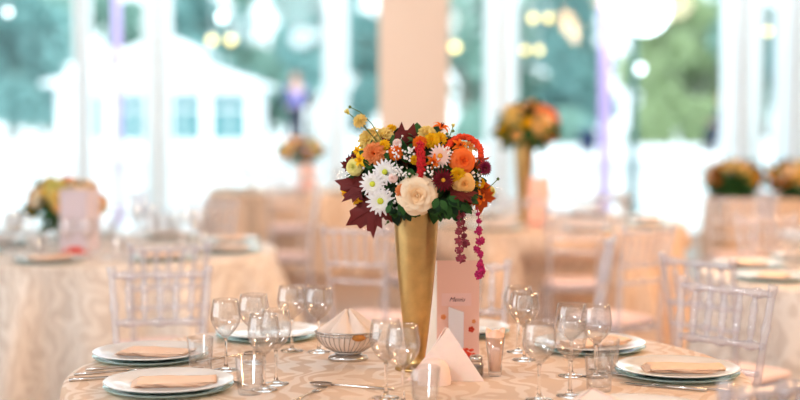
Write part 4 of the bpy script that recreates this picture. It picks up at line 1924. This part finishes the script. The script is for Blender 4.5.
def bumpy(b, path, rad, n_, seed, size):
    rr = random.Random(seed)
    L = len(path) - 1
    for k in range(n_):
        u = rr.random() * L
        i = min(int(u), L - 1)
        p = Vector(path[i]).lerp(Vector(path[i + 1]), u - i)
        r_ = rad[i] + (rad[i + 1] - rad[i]) * (u - i)
        d = Vector((rr.gauss(0, 1), rr.gauss(0, 1), rr.gauss(0, 1))).normalized() * r_ * rr.random() ** .4
        b.ball(p + d, size * (.7 + .6 * rr.random()), 6, 5)


def rp(px, py, Y):
    return PY(px, py, Y) - BC


# crimson plume
b = MB()
YF = 3.50
path = [rp(420, 143, YF + .02), rp(420.5, 155, YF), rp(421, 166, YF), rp(420.5, 178, YF)]
bumpy(b, path, [3.5 / PXM, 5 / PXM, 4.5 / PXM, 1 / PXM], 260, 1, .0035)
b.tube(path, [.005, .010, .009, .002], 8)
b.build('celosia_plume', M_redp, bq, None, 'crimson upright plume')
# scarlet arching plume
b = MB()
path = [rp(446, 156, 3.58), rp(447, 148, 3.58), rp(451, 142, 3.60), rp(457, 138, 3.61), rp(464, 136.5, 3.62), rp(471, 138.5, 3.62), rp(477, 143, 3.62), rp(480.5, 150, 3.61), rp(481, 159, 3.60)]
bumpy(b, path, [3.2 / PXM] * 9, 520, 2, .0026)
b.tube(path, 2.8 / PXM, 8)
b.build('arching_plume', M_redor, bq, None, 'scarlet arching plume')


def hang(px_list, mat, seed, lb, Y):
    b = MB()
    rr = random.Random(seed)
    path = [rp(x, y, Y) for x, y, _ in px_list]
    b.tube(path, .0015, 6)
    for (x, y, r_) in px_list[1:]:
        c_ = rp(x, y, Y)
        for k in range(46):
            d = Vector((rr.gauss(0, 1), rr.gauss(0, 1), rr.gauss(0, 1))).normalized() * (r_ / PXM) * (.62 + .5 * rr.random())
            b.ball(c_ + d, r_ / PXM * (.16 + .16 * rr.random()), 6, 5)
        b.ball(c_, r_ / PXM * .75, 8, 6)
    b.build('amaranth_tassel', mat, bq, None, lb)


hang([(459, 208, 2), (459, 217, 2.2), (459.5, 224, 3), (458.5, 231, 3.4), (459, 241, 4.0), (459.5, 250, 3.8), (461, 258.5, 4.4)], M_dusty, 3, 'dusty maroon hanging tassel', 3.56)
hang([(462, 206, 2), (463, 215, 2.4), (463, 222, 2.4), (464, 229, 2.6), (464, 236, 2.8), (465.5, 243, 4.0)], M_dusty, 4, 'short dusty maroon hanging tassel', 3.58)
hang([(477, 207, 1), (478, 214, 2), (479, 221, 2.6), (478.5, 231, 3.8), (480, 241, 4.0), (477, 249, 3.4), (480.5, 254, 3.3), (480, 264, 4.0), (481, 271, 4.0), (479.5, 275, 4.4)], M_magen, 5, 'magenta hanging tassel', 3.57)

# gypsophila sprays
rr = random.Random(9)
for (px, py, sp, n_) in ((399, 172, 11, 34), (401, 200, 9, 34), (396, 150, 8, 18), (430, 172, 7, 16), (470, 158, 7, 14), (476, 176, 8, 20), (410, 152, 8, 18), (448, 150, 5, 8), (472, 212, 9, 12), (366, 176, 6, 8)):
    b = MB()
    r0, _, _ = dome(px, py, -.05)
    for k in range(n_):
        rel, nr, fw = dome(px + rr.gauss(0, sp * .55), py + rr.gauss(0, sp * .6), .012 + rr.random() * .012)
        b.ball(rel, (.8 + .6 * rr.random()) / PXM, 6, 5)
        if k % 3 == 0:
            b.tube([r0, rel], .0005, 4)
    b.build('baby_breath', M_gyp, bq)

# tall lisianthus at upper left with buds, and thin sprigs
for path in ([(393, 160), (380, 138), (372, 124), (360, 112), (350, 107)], [(388, 158), (378, 143), (366, 128), (360, 121)], [(376, 140), (362, 125), (352, 116), (347, 112)],
             [(446, 150), (449, 138), (452, 130), (453, 125)], [(447, 145), (450, 138), (447, 134)], [(485, 190), (493, 184), (498, 179)], [(385, 205), (388, 214), (388, 222), (385, 225)]):
    b = MB()
    b.tube([rp(x, y, 3.62) for x, y in path], .0012, 6)
    b.build('stem', M_stem, bq)
for x, y in ((350, 107), (498, 179), (453, 131), (447, 134), (388, 222)):
    b = MB()
    b.ball(rp(x, y, 3.62), 1.6 / PXM, 8, 6)
    b.build('small_bud', M_stem, bq)
flower('carnation', (M_palep,), bq, rp(360, 121, 3.61), (-.4, -.7, .5), 8.5 / PXM, None, 'tall pale yellow lisianthus')
flower('bud', (M_lemon,), bq, rp(348.5, 113.5, 3.62), (-.6, -.3, .8), 5 / PXM)
flower('bud', (M_lemon,), bq, rp(453, 127, 3.62), (0.1, -.3, 1), 3.6 / PXM)


# ------------------------------------------------------------------ blurred bouquets elsewhere
def far_bouquet(label, c_, rx, ry, rz, n_, palette, seed, fr, low=-.35, greens=160):
    rr = random.Random(seed)
    t = thing('bouquet', label, 'bouquet', c_)
    for k in range(n_):
        a = rr.random() * 2 * PI
        z = low + (1 - low) * ((k + .5) / n_)
        q = math.sqrt(max(0, 1 - z * z))
        d = Vector((math.cos(a) * q, math.sin(a) * q, z))
        kind, mats = palette[(k * 5 + k // len(palette)) % len(palette)]
        flower(kind, mats, t, Vector((d.x * rx, d.y * ry, d.z * rz)), d, fr * (.75 + .5 * rr.random()))
    b = MB()
    for k in range(greens):
        d = Vector((rr.gauss(0, 1), rr.gauss(0, 1), rr.gauss(-.25, .8))).normalized()
        q = .5 + .65 * rr.random()
        ovate(b, frame_to(Vector((d.x * rx * q, d.y * ry * q, d.z * rz * q)), d + Vector((rr.gauss(0, .4), rr.gauss(0, .4), rr.gauss(0, .4))), d + Vector((0, 0, .4)), .05 + .03 * rr.random()), .32)
    b.build('foliage', M_leafg, t)
    return t


warm = [('rose', (M_apricot,)), ('carnation', (M_orp,)), ('rose', (M_cream,)), ('carnation', (M_yelp,)), ('mum', (M_burg, M_cenyel)), ('carnation', (M_palep,)), ('rose', (M_peachp,)), ('rose', (M_apricot,)), ('mum', (M_rust, M_cenyel))]
p = PY(527, 127, T4[1] - .05)
far_bouquet('blurred orange and yellow ball bouquet in the slim gold vase across the room', p, .18, .17, .14, 40, warm, 31, .062, -.6, 240)
b = MB()
tz = TT + .56
b.tube([(0, 0, -.05), (0, 0, tz - p.z - .15)], .03, 10)
b.build('stems', M_stem, [o for o in COL.objects if o.name == 'bouquet.001'][0])
yel = [('carnation', (M_yelp,)), ('rose', (M_cream,)), ('carnation', (M_yelp,)), ('rose', (M_apricot,)), ('carnation', (M_palep,)), ('carnation', (M_orp,)), ('rose', (M_lemon,)), ('mum', (M_rust, M_cenyel))]
pb = PY(67, 204, 7.2)
t = far_bouquet('blurred yellow and orange low bouquet on the left table', pb, .185, .16, .115, 38, yel, 32, .058, -.3, 110)


def bowl_vase(label, x, y, ztop, r_, mat, name='flower_bowl'):
    H = ztop - TT
    o = lathe_obj(name, [(0, 0), (r_ * .6, 0), (r_ * .62, .004), (r_ * .9, H * .5), (r_, H), (r_ - .003, H), (r_ * .87, H * .5), (r_ * .58, .01), (0, .01)], mat, 36, None, (x, y, TT + .0005))
    return tag(o, label, 'vase')


bowl_vase('clear glass vase under the low bouquet of the left table', pb.x, pb.y, pb.z - .05, .075, M_thin)
pc = PY(300, 151, T3[1])
far_bouquet('small yellow and orange bouquet on the most distant table', pc, .2, .17, .115, 34, yel + warm[:3], 33, .055, -.3, 160)
bowl_vase('tall clear glass vase under the small distant bouquet', pc.x, pc.y, pc.z - .03, .07, M_thin)
for j, (px0, px1, lb) in enumerate(((707, 758, 'left half of the long blurred orange flower arrangement at the right'), (768, 834, 'right part of the long blurred orange flower arrangement, cut by the frame'))):
    pa, pz = PY(px0, 178, 11.75), PY(px1, 178, 11.75)
    cc = (pa + pz) / 2
    far_bouquet(lb, cc, (pz - pa).length / 2, .16, .13, 50, warm, 40 + j, .055, -.4, 420)
    b = MB()
    L = (pz - pa).length
    b.box((0, 0, 0), (L * .8, .16, cc.z - .06 - TT))
    o = b.build('flower_trough', M_leafd, None, (cc.x, cc.y, TT + .0005 + (cc.z - .06 - TT) / 2))
    tag(o, 'dark green trough holding the %s part of the long arrangement' % ('left', 'right')[j], 'planter')


# pink table cards on red holders
def table_card(px, ybase, hpx, wpx, Y, label, cardm=None):
    p = PY(px, ybase, Y)
    s = F / Y
    t = thing('table_card', label, 'table card', (p.x, Y, TT + .0005), R(4))
    b = MB()
    b.box((0, 0, hpx / s / 2 + .012), (wpx / s, .002, hpx / s))
    mt = Matrix.Translation((wpx / s / 2, .001, 0)) @ Matrix.Rotation(R(60), 4, 'Z')
    b.box((.05, 0, hpx / s / 2 + .012), (.1, .002, hpx / s), mt)
    b.build('card', cardm or M_card, t)
    b = MB()
    b.lathe([(0, 0), (wpx / s * .55, 0), (wpx / s * .55, .02), (wpx / s * .45, .035), (0, .035)], 24, Matrix.Translation((0, .03, 0)) @ Matrix.Diagonal((1, .55, 1, 1)))
    b.build('holder', M_red, t)


table_card(74, 253, 62, 27, 6.85, 'pale card on a red holder before the bouquet of the left table', plain('lavender_card', srgb(208, 198, 208), .8))
table_card(536, 218, 46, 16, 8.7, 'pink card on a red holder right of the far gold vase')
table_card(305, 190, 24, 12, 13.1, 'tiny pink card beside the most distant bouquet')


# blurred settings and glasses on the other tables
def far_settings(T, rad, angs, tname, s_off=.0):
    for i, a in enumerate(angs):
        ca, sa = math.cos(R(a)), math.sin(R(a))
        x, y = T[0] + ca * (rad - .2), T[1] + sa * (rad - .2)
        g = 'place settings of ' + tname
        CG.put((x, y, TT + .0005), 0, 'blurred glass charger at a place of ' + tname, 'charger plate', g + ', chargers')
        PL.put((x, y, TT + .0067), 0, 'blurred white plate at a place of ' + tname, 'plate', g + ', plates')
        NK.put((x, y, TT + .016), R(a * 3), 'blurred napkin on a plate of ' + tname, 'napkin', g + ', napkins')
        for dq, rr_ in ((-13, .37), (-3, .40), (8, .42)):
            ca, sa = math.cos(R(a + 15 + dq)), math.sin(R(a + 15 + dq))
            WB.put((T[0] + ca * (rad - rr_), T[1] + sa * (rad - rr_), TT + .0005), 0, 'blurred wine glass on ' + tname, 'wine glass', 'wine glasses of ' + tname)
        ca, sa = math.cos(R(a - 16)), math.sin(R(a - 16))
        TU.put((T[0] + ca * (rad - .38), T[1] + sa * (rad - .38), TT + .0005), 0, 'blurred water tumbler on ' + tname, 'tumbler', 'tumblers of ' + tname)


far_settings(T2, .9, (-100, -55, -14, 28, 70, 115, 160, 205), 'the round table at the left')
far_settings(T4, .93, (-120, -75, -30, 15, 60, 120, 165, 210), 'the table with the far gold vase')
far_settings(T5, .85, (-160, -115, 155, 110), 'the table at the right edge')
far_settings(T3, .9, (-130, -90, -50, 0, 180), 'the most distant table')

# ------------------------------------------------------------------ render settings
vs = scene.view_settings
vs.view_transform = 'Standard'
vs.look = 'None'
vs.exposure = .34
vs.gamma = 1
vs.use_curve_mapping = False
cy = scene.cycles
cy.use_denoising = True
cy.denoiser = 'OPENIMAGEDENOISE'
cy.max_bounces = 14
cy.transmission_bounces = 12
cy.transparent_max_bounces = 24
cy.diffuse_bounces = 4
cy.glossy_bounces = 5
cy.sample_clamp_indirect = 6
cy.blur_glossy = .5
bpy.context.view_layer.update()
